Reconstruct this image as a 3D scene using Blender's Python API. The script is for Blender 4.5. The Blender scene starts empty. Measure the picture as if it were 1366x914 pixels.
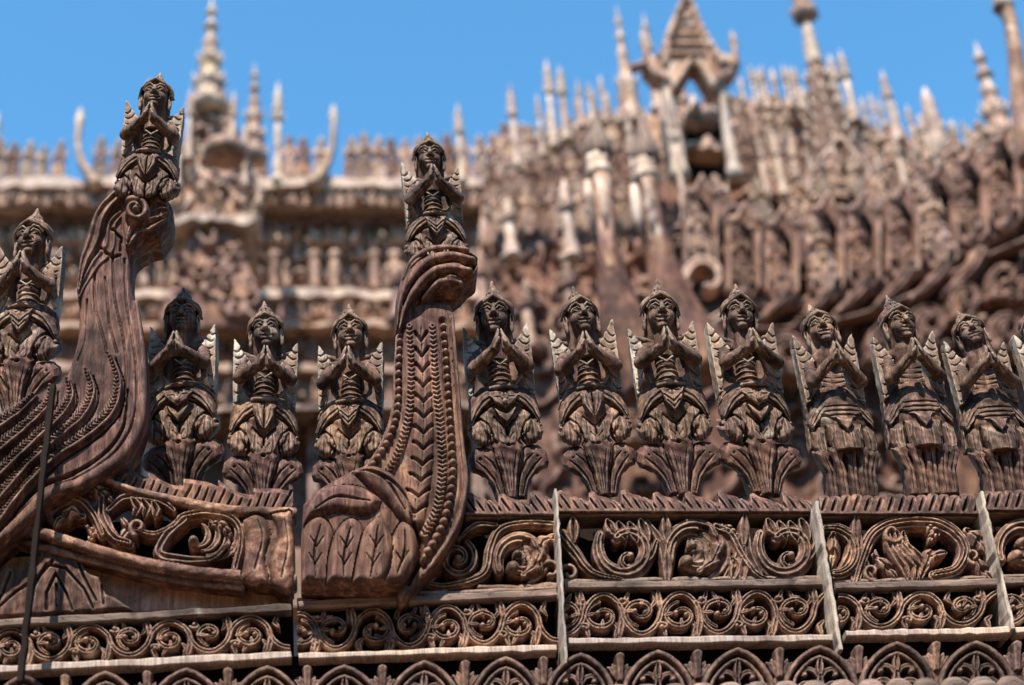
import bpy, math, random
import numpy as np
from mathutils import Matrix, Vector

sc = bpy.context.scene
# ------------------------------------------------------------------ camera
F = 2400.0; CX, CY = 683.0, 457.0
_U = np.array([390-683, 457+3200, -F]); _U /= np.linalg.norm(_U)          # world up seen by the camera
_a = np.array([1, 0, 0.]); _a -= _a@_U*_U; _a /= np.linalg.norm(_a); _b = np.cross(_U, _a)
_t = math.radians(4.5)
_X = _a*math.cos(_t)+_b*math.sin(_t); _Y = np.cross(_U, _X)
RC = np.array([_X, _Y, _U])                                              # camera axes -> world
DEPTH = 4.8
def ray(px, py):
    px = np.asarray(px, float); py = np.asarray(py, float)
    d = np.stack([(px-CX)/F, -(py-CY)/F, -np.ones_like(px)], -1)
    return d@RC.T
CAM = np.array([0, 0, 4.5]) - ray(683, 600)*DEPTH
def W(px, py, y=0.0):
    """point of the plane Y=y seen at photo pixel (px,py)"""
    r = ray(px, py); t = (y-CAM[1])/r[..., 1]
    return CAM + r*t[..., None]
def pxm(px, py, y):                                                       # metres per photo pixel there
    r = ray(px, py); return float((y-CAM[1])/r[1])/F
cam_d = bpy.data.cameras.new('camera'); cam = bpy.data.objects.new('camera', cam_d)
sc.collection.objects.link(cam); sc.camera = cam
cam.matrix_world = Matrix.Translation(CAM) @ Matrix(RC.tolist()).to_4x4()
cam_d.sensor_width = 36; cam_d.lens = F/1366*36; cam_d.clip_end = 6000; cam_d.clip_start = .05
cam_d.dof.use_dof = True; cam_d.dof.focus_distance = 4.93; cam_d.dof.aperture_fstop = 1.9
# ------------------------------------------------------------------ world, sun
SUN_DIR = Vector((-.23, -.66, 1.10)).normalized()
elev = math.asin(SUN_DIR.z); azim = math.atan2(SUN_DIR.x, SUN_DIR.y)
wd = bpy.data.worlds.new('World'); sc.world = wd; wd.use_nodes = True
nt = wd.node_tree; bg = nt.nodes['Background']
sky = nt.nodes.new('ShaderNodeTexSky'); sky.sky_type = 'NISHITA'; sky.sun_disc = False
sky.sun_elevation = elev; sky.sun_rotation = azim; sky.altitude = 0; sky.air_density = 1.0; sky.dust_density = .05; sky.ozone_density = 1.3
tn = nt.nodes.new('ShaderNodeMix'); tn.data_type = 'RGBA'; tn.blend_type = 'MULTIPLY'; tn.inputs[0].default_value = 1; tn.inputs[7].default_value = (.80, 1.52, 1.68, 1)
nt.links.new(sky.outputs[0], tn.inputs[6]); nt.links.new(tn.outputs[2], bg.inputs[0]); bg.inputs[1].default_value = .088
sl = bpy.data.lights.new('sun', 'SUN'); sl.energy = 5.0; sl.angle = math.radians(.5); sl.color = (1, .925, .82)
so = bpy.data.objects.new('sun', sl); sc.collection.objects.link(so)
so.rotation_euler = (-SUN_DIR).to_track_quat('-Z', 'Y').to_euler(); so.location = (-3, -5, 14)
vs = sc.view_settings; vs.view_transform = 'Standard'; vs.look = 'None'; vs.gamma = 1; vs.use_curve_mapping = False; vs.exposure = 1.08
sc.cycles.max_bounces = 5; sc.cycles.diffuse_bounces = 3; sc.cycles.glossy_bounces = 2

rnd = random.Random(7); nrnd = np.random.RandomState(5)
# ------------------------------------------------------------------ materials
def wood(name, dark, mid, light, bleach=0.1, pale=(.62, .54, .45), gs=(11, 11, 1.6), size=1.0, wear=.35, bump=.5, rough=.72):
    m = bpy.data.materials.new(name); m.use_nodes = True; t = m.node_tree; N = t.nodes; L = t.links
    b = N['Principled BSDF']; b.inputs['Roughness'].default_value = rough
    b.inputs['Specular IOR Level'].default_value = .16
    tc = N.new('ShaderNodeTexCoord'); oi = N.new('ShaderNodeObjectInfo')
    sh = N.new('ShaderNodeVectorMath'); sh.operation = 'SCALE'; sh.inputs[3].default_value = 1
    cb = N.new('ShaderNodeCombineXYZ')
    mu = N.new('ShaderNodeMath'); mu.operation = 'MULTIPLY'; mu.inputs[1].default_value = 37.0
    L.new(oi.outputs['Random'], mu.inputs[0]); L.new(mu.outputs[0], cb.inputs[0]); L.new(mu.outputs[0], cb.inputs[2])
    ad = N.new('ShaderNodeVectorMath'); ad.operation = 'ADD'; L.new(tc.outputs['Object'], ad.inputs[0]); L.new(cb.outputs[0], ad.inputs[1])
    mp = N.new('ShaderNodeMapping'); mp.inputs['Scale'].default_value = [g*size for g in gs]; L.new(ad.outputs[0], mp.inputs[0])
    def noise(src, scale, det=6, dist=0., rough=.6):
        n = N.new('ShaderNodeTexNoise'); n.inputs['Scale'].default_value = scale; n.inputs['Detail'].default_value = det
        n.inputs['Distortion'].default_value = dist; n.inputs['Roughness'].default_value = rough; L.new(src, n.inputs['Vector']); return n
    g1 = noise(mp.outputs[0], 3.2, 8, .6, .68)
    g2 = noise(mp.outputs[0], 14, 4, .2, .7)
    blot = noise(ad.outputs[0], 7.0*size, 5, .4, .6)
    hue = noise(ad.outputs[0], 3.1*size, 3, .2)
    def mix(fac, a, bb, mode='MIX'):
        x = N.new('ShaderNodeMix'); x.data_type = 'RGBA'; x.blend_type = mode
        for sck, v in ((x.inputs[0], fac), (x.inputs[6], a), (x.inputs[7], bb)):
            if hasattr(v, 'is_output'): L.new(v, sck)
            elif isinstance(v, tuple): sck.default_value = (*v, 1)
            else: sck.default_value = v
        return x.outputs[2]
    def rng(src, a, bb, c=0., d=1.):
        r = N.new('ShaderNodeMapRange'); L.new(src, r.inputs[0])
        for i, v in enumerate((a, bb, c, d)): r.inputs[i+1].default_value = v
        return r.outputs[0]
    rp = N.new('ShaderNodeValToRGB'); L.new(g1.outputs[0], rp.inputs[0])
    e = rp.color_ramp.elements; e[0].position = .3; e[0].color = (*dark, 1); e[1].position = .72; e[1].color = (*light, 1)
    x = e.new(.5); x.color = (*mid, 1)
    col = rp.outputs[0]
    tint = mix(rng(hue.outputs[0], .36, .62), (.80, .68, .76), (1.16, 1.02, .84))
    col = mix(1., col, tint, 'MULTIPLY')
    # per-object weathering
    ob = rng(oi.outputs['Random'], 0, 1, .72, 1.18)
    cbb = N.new('ShaderNodeCombineXYZ')
    for i in range(3): L.new(ob, cbb.inputs[i])
    col = mix(1., col, cbb.outputs[0], 'MULTIPLY')
    # bleached patches, mostly on worn ridges
    geo = N.new('ShaderNodeNewGeometry')
    edge = rng(geo.outputs['Pointiness'], .505, .56, 0, wear)
    bl = rng(blot.outputs[0], .72-bleach*.75, .86-bleach*.6, 0, .85)
    mx = N.new('ShaderNodeMath'); mx.operation = 'MAXIMUM'; L.new(bl, mx.inputs[0]); L.new(edge, mx.inputs[1])
    md = N.new('ShaderNodeMath'); md.operation = 'MULTIPLY'; L.new(mx.outputs[0], md.inputs[0]); L.new(rng(g1.outputs[0], .25, .6, .35, 1), md.inputs[1])
    col = mix(md.outputs[0], col, pale)
    # dark weather stains with a shape of their own, and fine drying cracks
    st = noise(ad.outputs[0], 4.3*size, 6, 1.2, .62)
    col = mix(rng(st.outputs[0], .52, .66, 0, .72), col, tuple(c*.5 for c in dark))
    cr = noise(mp.outputs[0], 7.5, 3, .3, .5)
    crack = N.new('ShaderNodeMath'); crack.operation = 'SUBTRACT'; L.new(cr.outputs[0], crack.inputs[0]); crack.inputs[1].default_value = .5
    ab = N.new('ShaderNodeMath'); ab.operation = 'ABSOLUTE'; L.new(crack.outputs[0], ab.inputs[0])
    ck = rng(ab.outputs[0], 0, .012, 1, 0)
    col = mix(rng(ck, 0, 1, 0, .7), col, tuple(c*.35 for c in dark))
    L.new(col, b.inputs['Base Color'])
    sm = N.new('ShaderNodeMath'); sm.operation = 'ADD'; L.new(g1.outputs[0], sm.inputs[0])
    m2 = N.new('ShaderNodeMath'); m2.operation = 'MULTIPLY'; L.new(g2.outputs[0], m2.inputs[0]); m2.inputs[1].default_value = .5; L.new(m2.outputs[0], sm.inputs[1])
    s2 = N.new('ShaderNodeMath'); s2.operation = 'SUBTRACT'; L.new(sm.outputs[0], s2.inputs[0]); L.new(ck, s2.inputs[1])
    bp = N.new('ShaderNodeBump'); bp.inputs['Strength'].default_value = bump; bp.inputs['Distance'].default_value = .006/size
    L.new(s2.outputs[0], bp.inputs['Height']); L.new(bp.outputs[0], b.inputs['Normal'])
    return m
TEAK = wood('weathered_teak', (.018, .010, .009), (.092, .048, .038), (.31, .175, .122), .09, (.60, .48, .38), wear=.34)
TEAK_FIG = wood('statue_teak', (.020, .012, .010), (.098, .059, .043), (.33, .215, .150), .15, (.66, .55, .42), wear=.42)
TEAK_PALE = wood('bleached_teak', (.12, .09, .07), (.34, .28, .225), (.56, .49, .41), .32, (.74, .70, .64), wear=.5)
TEAK_TAN = wood('tan_teak', (.17, .09, .052), (.40, .235, .145), (.62, .42, .28), .14, gs=(16, 16, 1.2))
TEAK_RAIL = wood('rail_teak', (.03, .017, .014), (.105, .058, .043), (.28, .17, .122), .08, gs=(2.0, 11, 11), wear=.2)
EDGE = wood('bare_edge_wood', (.08, .055, .04), (.27, .21, .16), (.56, .49, .41), .12, (.78, .74, .66), gs=(11, 11, 2))
SILL = wood('sunbleached_sill_wood', (.13, .07, .046), (.38, .26, .185), (.66, .53, .42), .2, (.84, .78, .70), gs=(40, 10, 2))
DARKW = wood('dark_wood_and_shade', (.010, .006, .005), (.014, .009, .007), (.022, .014, .011), -.3, wear=0, bump=.1, rough=.9)  # near-black wood; also paints the shade behind the rails
FAR = wood('far_teak', (.13, .075, .054), (.36, .235, .17), (.62, .46, .35), .22, (.80, .70, .60), gs=(3, 3, 1.2), size=1.0, wear=.4)
FAR_PALE = wood('far_bleached_teak', (.17, .115, .082), (.40, .30, .225), (.62, .52, .42), .2, (.78, .71, .62), gs=(3, 3, 1), size=1.0, wear=.3)
FAR_RED = wood('far_red_teak', (.07, .036, .026), (.20, .112, .08), (.42, .265, .195), .15, (.62, .49, .40), gs=(3, 3, 1.2), size=1.2, wear=.3)
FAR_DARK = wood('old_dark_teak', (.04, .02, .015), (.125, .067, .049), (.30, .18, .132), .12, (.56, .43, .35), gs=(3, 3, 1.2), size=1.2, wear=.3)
FAR_BAND = wood('far_cornice_teak', (.12, .062, .043), (.32, .195, .137), (.55, .385, .28), .16, (.72, .60, .48), gs=(.7, 3, 5), size=.9, wear=.3)

# ------------------------------------------------------------------ objects, tags
def link(o): sc.collection.objects.link(o); return o
def tag(o, label, cat, group=None, kind=None):
    if label: o['label'] = label
    if cat: o['category'] = cat
    if group: o['group'] = group
    if kind: o['kind'] = kind
    return o
def thing(name, loc, label, cat, group=None):
    o = bpy.data.objects.new(name, None); o.empty_display_size = .05; link(o); o.location = Vector([float(c) for c in loc])
    return tag(o, label, cat, group)
def mesh_data(name, v, quads, smooth=True, mat=None):
    me = bpy.data.meshes.new(name); v = np.asarray(v, np.float32)
    if isinstance(quads, np.ndarray):
        me.vertices.add(len(v)); me.vertices.foreach_set('co', v.ravel())
        n = len(quads); me.loops.add(n*4); me.polygons.add(n)
        me.loops.foreach_set('vertex_index', quads.astype(np.int32).ravel())
        me.polygons.foreach_set('loop_start', np.arange(0, n*4, 4, dtype=np.int32))
        me.polygons.foreach_set('loop_total', np.full(n, 4, np.int32))
        me.update(calc_edges=True); me.validate()
    else:
        me.from_pydata(v.tolist(), [], quads); me.update()
    if smooth: me.polygons.foreach_set('use_smooth', np.ones(len(me.polygons), bool))
    if mat: me.materials.append(mat)
    return me
def put(name, v, q, mat, parent=None, smooth=True, label=None):
    """link a mesh whose vertices are world coordinates"""
    v = np.asarray(v, float)
    if parent is not None: org = np.array(parent_world(parent))
    else: org = np.array([v[:, 0].mean(), v[:, 1].mean(), v[:, 2].min()])
    o = bpy.data.objects.new(name, mesh_data(name, v-org, q, smooth, mat)); link(o)
    if parent is not None: o.parent = parent
    else: o.location = Vector(org.tolist())
    if label: o['label'] = label
    return o
def parent_world(p):
    l = Vector((0, 0, 0))
    while p is not None: l = l + p.location; p = p.parent
    return l
def copy_tree(o, parent=None):
    c = o.copy(); link(c)
    if parent is not None: c.parent = parent
    for ch in list(o.children): copy_tree(ch, c)
    return c

# ------------------------------------------------------------------ surface nets
def surfnet(f, xs, ys, zs):
    s = f < 0; nx, ny, nz = f.shape
    cs = (nx-1, ny-1, nz-1); cnt = np.zeros(cs, np.float32); P = [np.zeros(cs, np.float32) for _ in range(3)]
    AX = (xs, ys, zs)
    for ax in range(3):
        lo = [slice(None)]*3; hi = [slice(None)]*3; lo[ax] = slice(0, -1); hi[ax] = slice(1, None)
        a = f[tuple(lo)]; b = f[tuple(hi)]; cr = s[tuple(lo)] != s[tuple(hi)]
        I = np.nonzero(cr)
        av = a[I]; bv = b[I]; t = av/(av-bv)
        pos = []
        for d in range(3):
            if d == ax: c0 = AX[d][I[d]]; c1 = AX[d][I[d]+1]; pos.append(c0+(c1-c0)*t)
            else: pos.append(AX[d][I[d]])
        o1, o2 = [d for d in range(3) if d != ax]
        for da in (0, 1):
            for db in (0, 1):
                J = list(I); J[o1] = I[o1]-da; J[o2] = I[o2]-db
                ok = (J[o1] >= 0) & (J[o2] >= 0) & (J[o1] < cs[o1]) & (J[o2] < cs[o2])
                J = tuple(j[ok] for j in J)
                cnt[J] += 1                                   # indices are unique per pass
                for d in range(3): P[d][J] += pos[d][ok]
    idx = -np.ones(cs, np.int64); K = np.nonzero(cnt > 0); idx[K] = np.arange(len(K[0]))
    c = cnt[K]; V = np.stack([P[d][K]/c for d in range(3)], 1)
    Q = []
    for ax in range(3):
        o1, o2 = (ax+1) % 3, (ax+2) % 3
        lo = [slice(None)]*3; hi = [slice(None)]*3; lo[ax] = slice(0, -1); hi[ax] = slice(1, None)
        a = s[tuple(lo)]; b = s[tuple(hi)]; I = np.nonzero(a != b)
        ok = (I[o1] > 0) & (I[o2] > 0) & (I[o1] < cs[o1]) & (I[o2] < cs[o2]); I = tuple(i[ok] for i in I)
        def at(d1, d2):
            J = list(I); J[o1] = I[o1]-d1; J[o2] = I[o2]-d2; return idx[tuple(J)]
        q = np.stack([at(1, 1), at(0, 1), at(0, 0), at(1, 0)], 1)
        fl = ~a[I]; q[fl] = q[fl][:, ::-1]
        Q.append(q)
    return V, np.concatenate(Q)
class Vox:
    def __init__(s, lo, hi, h):
        s.h = h; s.ax = [np.arange(lo[d], hi[d]+h, h, dtype=np.float32) for d in range(3)]
        s.f = np.full([len(a) for a in s.ax], 8.0, np.float32)
    def reg(s, lo, hi):
        sl = []
        for d in range(3):
            a = int(np.searchsorted(s.ax[d], lo[d])); b = int(np.searchsorted(s.ax[d], hi[d])); sl.append(slice(a, b))
        X = s.ax[0][sl[0]][:, None, None]; Y = s.ax[1][sl[1]][None, :, None]; Z = s.ax[2][sl[2]][None, None, :]
        return tuple(sl), X, Y, Z
    def comb(s, sl, d, k, sub):
        f = s.f[sl]
        if f.size == 0: return
        if sub:
            if k > 0: hh = np.maximum(k-np.abs(f+d), 0)/k; r = np.maximum(f, -d)+hh*hh*k*.25
            else: r = np.maximum(f, -d)
        else:
            if k > 0: hh = np.maximum(k-np.abs(f-d), 0)/k; r = np.minimum(f, d)-hh*hh*k*.25
            else: r = np.minimum(f, d)
        s.f[sl] = r
    def cone(s, a, b, r1, r2, k=0, sub=False, flat=None):
        a = np.array(a, float); b = np.array(b, float); m = max(r1, r2)+k+4
        sl, X, Y, Z = s.reg(np.minimum(a, b)-m, np.maximum(a, b)+m)
        ab = b-a; L = ab@ab+1e-6
        t = np.clip(((X-a[0])*ab[0]+(Y-a[1])*ab[1]+(Z-a[2])*ab[2])/L, 0, 1)
        d = np.sqrt((X-a[0]-t*ab[0])**2+(Y-a[1]-t*ab[1])**2+(Z-a[2]-t*ab[2])**2)-(r1+t*(r2-r1))
        s.comb(sl, d, k, sub)
    def tube(s, pts, r, k=0, sub=False):
        pts = [np.array(p, float) for p in pts]; n = len(pts); rs = r if isinstance(r, (list, tuple)) else [r]*n
        m = max(rs)+k+4; A = np.array(pts)
        sl, X, Y, Z = s.reg(A.min(0)-m, A.max(0)+m); D = None
        for i in range(n-1):
            a, b = pts[i], pts[i+1]; ab = b-a; L = ab@ab+1e-6
            t = np.clip(((X-a[0])*ab[0]+(Y-a[1])*ab[1]+(Z-a[2])*ab[2])/L, 0, 1)
            d = np.sqrt((X-a[0]-t*ab[0])**2+(Y-a[1]-t*ab[1])**2+(Z-a[2]-t*ab[2])**2)-(rs[i]+t*(rs[i+1]-rs[i]))
            D = d if D is None else np.minimum(D, d)
        s.comb(sl, D, k, sub)
    def ell(s, c, r, k=0, sub=False, rot=(0, 0, 0)):
        c = np.array(c, float); r = np.array(r, float); m = r.max()+k+4
        sl, X, Y, Z = s.reg(c-m, c+m)
        from mathutils import Euler
        M = np.array(Euler([math.radians(q) for q in rot]).to_matrix()).T
        x, y, z = X-c[0], Y-c[1], Z-c[2]
        u = [M[i, 0]*x+M[i, 1]*y+M[i, 2]*z for i in range(3)]
        k0 = np.sqrt(sum((u[i]/r[i])**2 for i in range(3))); k1 = np.sqrt(sum((u[i]/r[i]**2)**2 for i in range(3)))+1e-6
        s.comb(sl, k0*(k0-1)/k1, k, sub)
    def slab(s, poly, y0, y1, zf, k=0):
        """polygon in the x,z plane (poly given in x, z) extruded in y"""
        sl, X, Y, Z = s.reg((-999, y0-4, -999), (999, y1+4, 999))
        d2 = polysdf(poly, X[:, 0, :]*np.ones_like(Z[0]), Z[0]*np.ones_like(X[:, 0, :]))
        dy = np.maximum(y0-Y, Y-y1)
        s.comb(sl, np.maximum(d2[:, None, :], dy), k, False)
    def img(s, lo, hi, y0=-999, y1=999):
        # region for a pattern given in (x, up-the-front) coordinates; I = height as seen from below
        za = (lo[1]+min(y0 if y0 > -900 else s.ax[1][0], 99)*.547)/.837-6; zb = (hi[1]+(y1 if y1 < 900 else s.ax[1][-1])*.547)/.837+6
        sl, X, Y, Z = s.reg((lo[0], y0, za), (hi[0], y1, zb)); return sl, X, Y, Z*.837-Y*.547
    def eng(s, pts, w, dep, y1=999):
        # chisel line w wide and dep deep, following whatever surface is in front (negative dep = raised line)
        ww = w if isinstance(w, (tuple, list)) else (w, w); A = np.array(pts, float); m = max(ww)+1
        sl, X, Y, I = s.img(A.min(0)-m, A.max(0)+m, -999, y1)
        if s.f[sl].size == 0: return
        X, I = np.broadcast_arrays(X, I); D = None; n = len(A)-1
        for i in range(n):
            a, e = A[i], A[i+1]-A[i]; L = e@e+1e-6; t = np.clip(((X-a[0])*e[0]+(I-a[1])*e[1])/L, 0, 1)
            tt = (i+t)/n; wv = ww[0]+(ww[-1]-ww[0])*tt if len(ww) == 2 else np.interp(tt, np.linspace(0, 1, len(ww)), ww)
            d = np.hypot(X-a[0]-t*e[0], I-a[1]-t*e[1])/np.maximum(wv, .3); D = d if D is None else np.minimum(D, d)
        s.f[sl] += (dep*np.clip(1-D, 0, 1)).astype(np.float32)
    def blade(s, poly, fw, th, edge=5, slope=0., k=.5, bend=0.):
        # thick leaf or petal with an outline in (x, up) coordinates, rounded to its edge, standing fw in front
        A = np.array(poly, float); mx = fw+max(0, slope*A[:, 1].max())+3
        sl, X, Y, I = s.img(A.min(0)-3, A.max(0)+3, -mx-4, -fw+th+6)
        if s.f[sl].size == 0: return
        Xb, Ib = np.broadcast_arrays(X, I); d = polysdf(poly, Xb, Ib)
        F_ = fw+slope*Ib-bend*np.abs(Xb)**1.5-edge*(1-np.clip(-d/edge, 0, 1))**2
        s.comb(sl, np.maximum(np.maximum(d, -F_-Y), Y+F_-th), k, False)
    def mesh(s, rough=.35, seed=0):
        if rough:                                             # chisel marks
            X, Y, Z = s.ax[0][:, None, None], s.ax[1][None, :, None], s.ax[2][None, None, :]
            n = np.sin(X*.31+seed)*np.sin(Z*.23+Y*.2+seed*2)+np.sin(X*.17+Z*.41+seed)*np.sin(Y*.37+Z*.1)
            s.f += (rough*n).astype(np.float32)
        for d in range(3):
            for e in (0, -1):
                i = [slice(None)]*3; i[d] = e; s.f[tuple(i)] = np.maximum(s.f[tuple(i)], .5)
        return surfnet(s.f, *s.ax)
def polysdf(poly, X, Y):
    """signed distance, negative inside"""
    P = np.array(poly, float); n = len(P); D = np.full(X.shape, 1e12); ins = np.zeros(X.shape, bool)
    for i in range(n):
        a = P[i]; b = P[(i+1) % n]; e = b-a
        wx = X-a[0]; wy = Y-a[1]; t = np.clip((wx*e[0]+wy*e[1])/(e@e+1e-9), 0, 1)
        D = np.minimum(D, (wx-t*e[0])**2+(wy-t*e[1])**2)
        c = (a[1] > Y) != (b[1] > Y)
        if a[1] != b[1]: ins ^= c & (X < (b[0]-a[0])*(Y-a[1])/(b[1]-a[1])+a[0])
    D = np.sqrt(D); return np.where(ins, -D, D)
def spline(pts, n=8):
    P = np.array(pts, float); P = np.vstack([2*P[0]-P[1], P, 2*P[-1]-P[-2]]); out = []
    for i in range(1, len(P)-2):
        for t in np.linspace(0, 1, n, endpoint=False):
            a, b, c, d = P[i-1:i+3]
            out.append(.5*((2*b)+(-a+c)*t+(2*a-5*b+4*c-d)*t*t+(-a+3*b-3*c+d)*t**3))
    out.append(P[-2]); return np.array(out)
def spiral(cx, cy, r0, r1, a0, turns, n=40, sq=1.0):
    t = np.linspace(0, 1, n); a = math.radians(a0)+turns*2*math.pi*t; r = r0+(r1-r0)*t**.8
    return np.stack([cx+r*np.cos(a), cy+sq*r*np.sin(a)], 1)
# ------------------------------------------------------------------ relief carving on boards (photo-pixel units on the board's plane)
class Relief:
    def __init__(s, x0, y0, x1, y1, step):
        s.xs = np.arange(x0, x1+step, step); s.ys = np.arange(y0, y1+step, step); s.step = step
        s.X, s.Y = np.meshgrid(s.xs, s.ys, indexing='ij')
        s.m = np.full(s.X.shape, -8.0); s.h = np.full(s.X.shape, -1e3)
    def box(s, lo, hi):
        a = np.searchsorted(s.xs, lo[0]); b = np.searchsorted(s.xs, hi[0]); c = np.searchsorted(s.ys, lo[1]); d = np.searchsorted(s.ys, hi[1])
        return (slice(a, b), slice(c, d))
    def near(s, pts, m):
        pts = np.asarray(pts, float); sl = s.box(pts.min(0)-m, pts.max(0)+m); X = s.X[sl]; Y = s.Y[sl]
        if X.size == 0: return sl, None, None, None
        D = np.full(X.shape, 1e9); SD = np.zeros(X.shape); T = np.zeros(X.shape)
        seg = np.linalg.norm(np.diff(pts, axis=0), axis=1); acc = np.concatenate([[0], np.cumsum(seg)])
        for i in range(len(pts)-1):
            a = pts[i]; e = pts[i+1]-a; L = e@e+1e-9; wx = X-a[0]; wy = Y-a[1]
            t = np.clip((wx*e[0]+wy*e[1])/L, 0, 1); dx = wx-t*e[0]; dy = wy-t*e[1]; d = np.hypot(dx, dy)
            u = d < D; D = np.where(u, d, D)
            SD = np.where(u, d*np.sign(e[0]*wy-e[1]*wx), SD); T = np.where(u, acc[i]+t*seg[i], T)
        s.L = acc[-1]
        return sl, D, SD, T
    def stroke(s, pts, w, H, ribs=0, rib=.3, base=.35, hatch=None, over=False, mask=True):
        """w, H: number or (start, end) or (start, mid, end); rounded rope of wood along the line"""
        ww = w if isinstance(w, (tuple, list)) else (w, w); hh = H if isinstance(H, (tuple, list)) else (H, H)
        sl, D, SD, T = s.near(pts, max(ww)+4)
        if D is None: return
        t = T/s.L; wv = np.interp(t, np.linspace(0, 1, len(ww)), ww); Hv = np.interp(t, np.linspace(0, 1, len(hh)), hh)
        q = np.clip(1-(D/wv)**2, 0, 1); h = Hv*(base+(1-base)*np.sqrt(q))
        if ribs: h = h-Hv*rib*(.5+.5*np.cos(np.pi*(SD/wv)*ribs))*np.sqrt(q)
        if hatch:
            per, dep, skew = hatch; c = np.cos(2*np.pi*(T+skew*np.abs(SD))/per); h = h-dep*np.clip(c, 0, 1)**.5*np.clip((wv*.85-D)/2, 0, 1)
        inside = D < wv
        if over: s.h[sl] = np.where(inside, h, s.h[sl])
        else: s.h[sl] = np.maximum(s.h[sl], np.where(D < wv+1.5*s.step, h, -1e3))
        if mask: s.m[sl] = np.maximum(s.m[sl], wv-D)
    def ball(s, c, r, H, base=.3):
        s.stroke([(c[0], c[1]), (c[0]+.01, c[1])], r, H, base=base)
    def groove(s, pts, w, dep):
        ww = w if isinstance(w, (tuple, list)) else (w, w)
        sl, D, SD, T = s.near(pts, max(ww)+2)
        if D is None: return
        t = T/s.L; wv = np.interp(t, np.linspace(0, 1, len(ww)), ww)
        s.h[sl] -= dep*np.clip(1-D/wv, 0, 1)
    def leaf(s, pts, w, H, veins=4, vd=.3, base=.3):
        """pointed leaf along a curve with side veins"""
        sl, D, SD, T = s.near(pts, w+4)
        if D is None: return
        t = T/s.L; wv = w*np.sin(np.pi*np.clip(t*.9+.08, 0, 1))**.7+.5
        q = np.clip(1-(D/wv)**2, 0, 1); h = H*(base+(1-base)*np.sqrt(q))
        h = h-H*vd*np.clip(np.cos(2*np.pi*(t*veins-np.abs(SD)/wv*.5)), 0, 1)**.6
        h = h-H*vd*np.clip(1-np.abs(SD)/1.6, 0, 1)
        s.h[sl] = np.maximum(s.h[sl], np.where(D < wv+1.5*s.step, h, -1e3)); s.m[sl] = np.maximum(s.m[sl], wv-D)
    def poly(s, poly, H, edge=6, base=.4, over=False):
        P = np.array(poly, float); sl = s.box(P.min(0)-6, P.max(0)+6); d = -polysdf(poly, s.X[sl], s.Y[sl])
        h = H*(base+(1-base)*np.sqrt(np.clip(1-(1-np.clip(d/edge, 0, 1))**2, 0, 1)))
        s.h[sl] = np.where(d > 0, h, s.h[sl]) if over else np.maximum(s.h[sl], np.where(d > -1.5*s.step, h, -1e3))
        s.m[sl] = np.maximum(s.m[sl], d)
    def cut(s, poly):
        P = np.array(poly, float); sl = s.box(P.min(0)-6, P.max(0)+6); s.m[sl] = np.minimum(s.m[sl], polysdf(poly, s.X[sl], s.Y[sl]))
    def noise(s, amp, sc_=.2, seed=1.):
        s.h += amp*(np.sin(s.X*sc_+seed+1.3*np.sin(s.Y*sc_*.7))*np.sin(s.Y*sc_*1.3+seed*2))
    def lumps(s, n, rr, H, seed=1):
        R = np.random.RandomState(seed)
        for _ in range(n):
            c = (R.uniform(s.xs[0], s.xs[-1]), R.uniform(s.ys[0], s.ys[-1])); r = R.uniform(*rr); k = R.rand()
            if k < .4: s.stroke(spiral(c[0], c[1], r, r*.3, R.uniform(0, 360), R.choice([-1, 1])*1.1, 14), (r*.3, r*.2), R.uniform(.5, 1)*H, mask=False)
            elif k < .75:
                a = R.uniform(0, 6.28); s.stroke([(c[0]-r*math.cos(a), c[1]-r*math.sin(a)), (c[0], c[1]), (c[0]+r*math.cos(a+.5), c[1]+r*math.sin(a+.5))], (r*.45, r*.1), R.uniform(.5, 1)*H, mask=False)
            else: s.stroke([(c[0], c[1]), (c[0]+.01, c[1]+r*.5)], r*.45, R.uniform(.6, 1)*H, mask=False)
    def build(s, name, mat, parent, y, D=10, zs=None, label=None):
        h = np.clip(s.h, -D+1, None); H = h[s.m > 0].max(); zs = zs or s.step
        z = np.arange(-D-zs, H+2*zs, zs)
        f = np.maximum(np.maximum(z[None, None, :]-h[:, :, None], -s.m[:, :, None]*1.0), (-D-z)[None, None, :]).astype(np.float32)
        for d in range(2):
            for e in (0, -1):
                i = [slice(None)]*3; i[d] = e; f[tuple(i)] = np.maximum(f[tuple(i)], .3)
        V, Q = surfnet(f, s.xs.astype(np.float32), s.ys.astype(np.float32), z.astype(np.float32))
        hm = float(np.median(h[s.m > 0])); k = pxm(s.xs.mean(), s.ys.mean(), y)
        P = W(V[:, 0], V[:, 1], y-hm*k); P[:, 1] = y-V[:, 2]*k
        return put(name, P, Q[:, ::-1] if FLIP else Q, mat, parent, label=label)
FLIP = True
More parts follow.
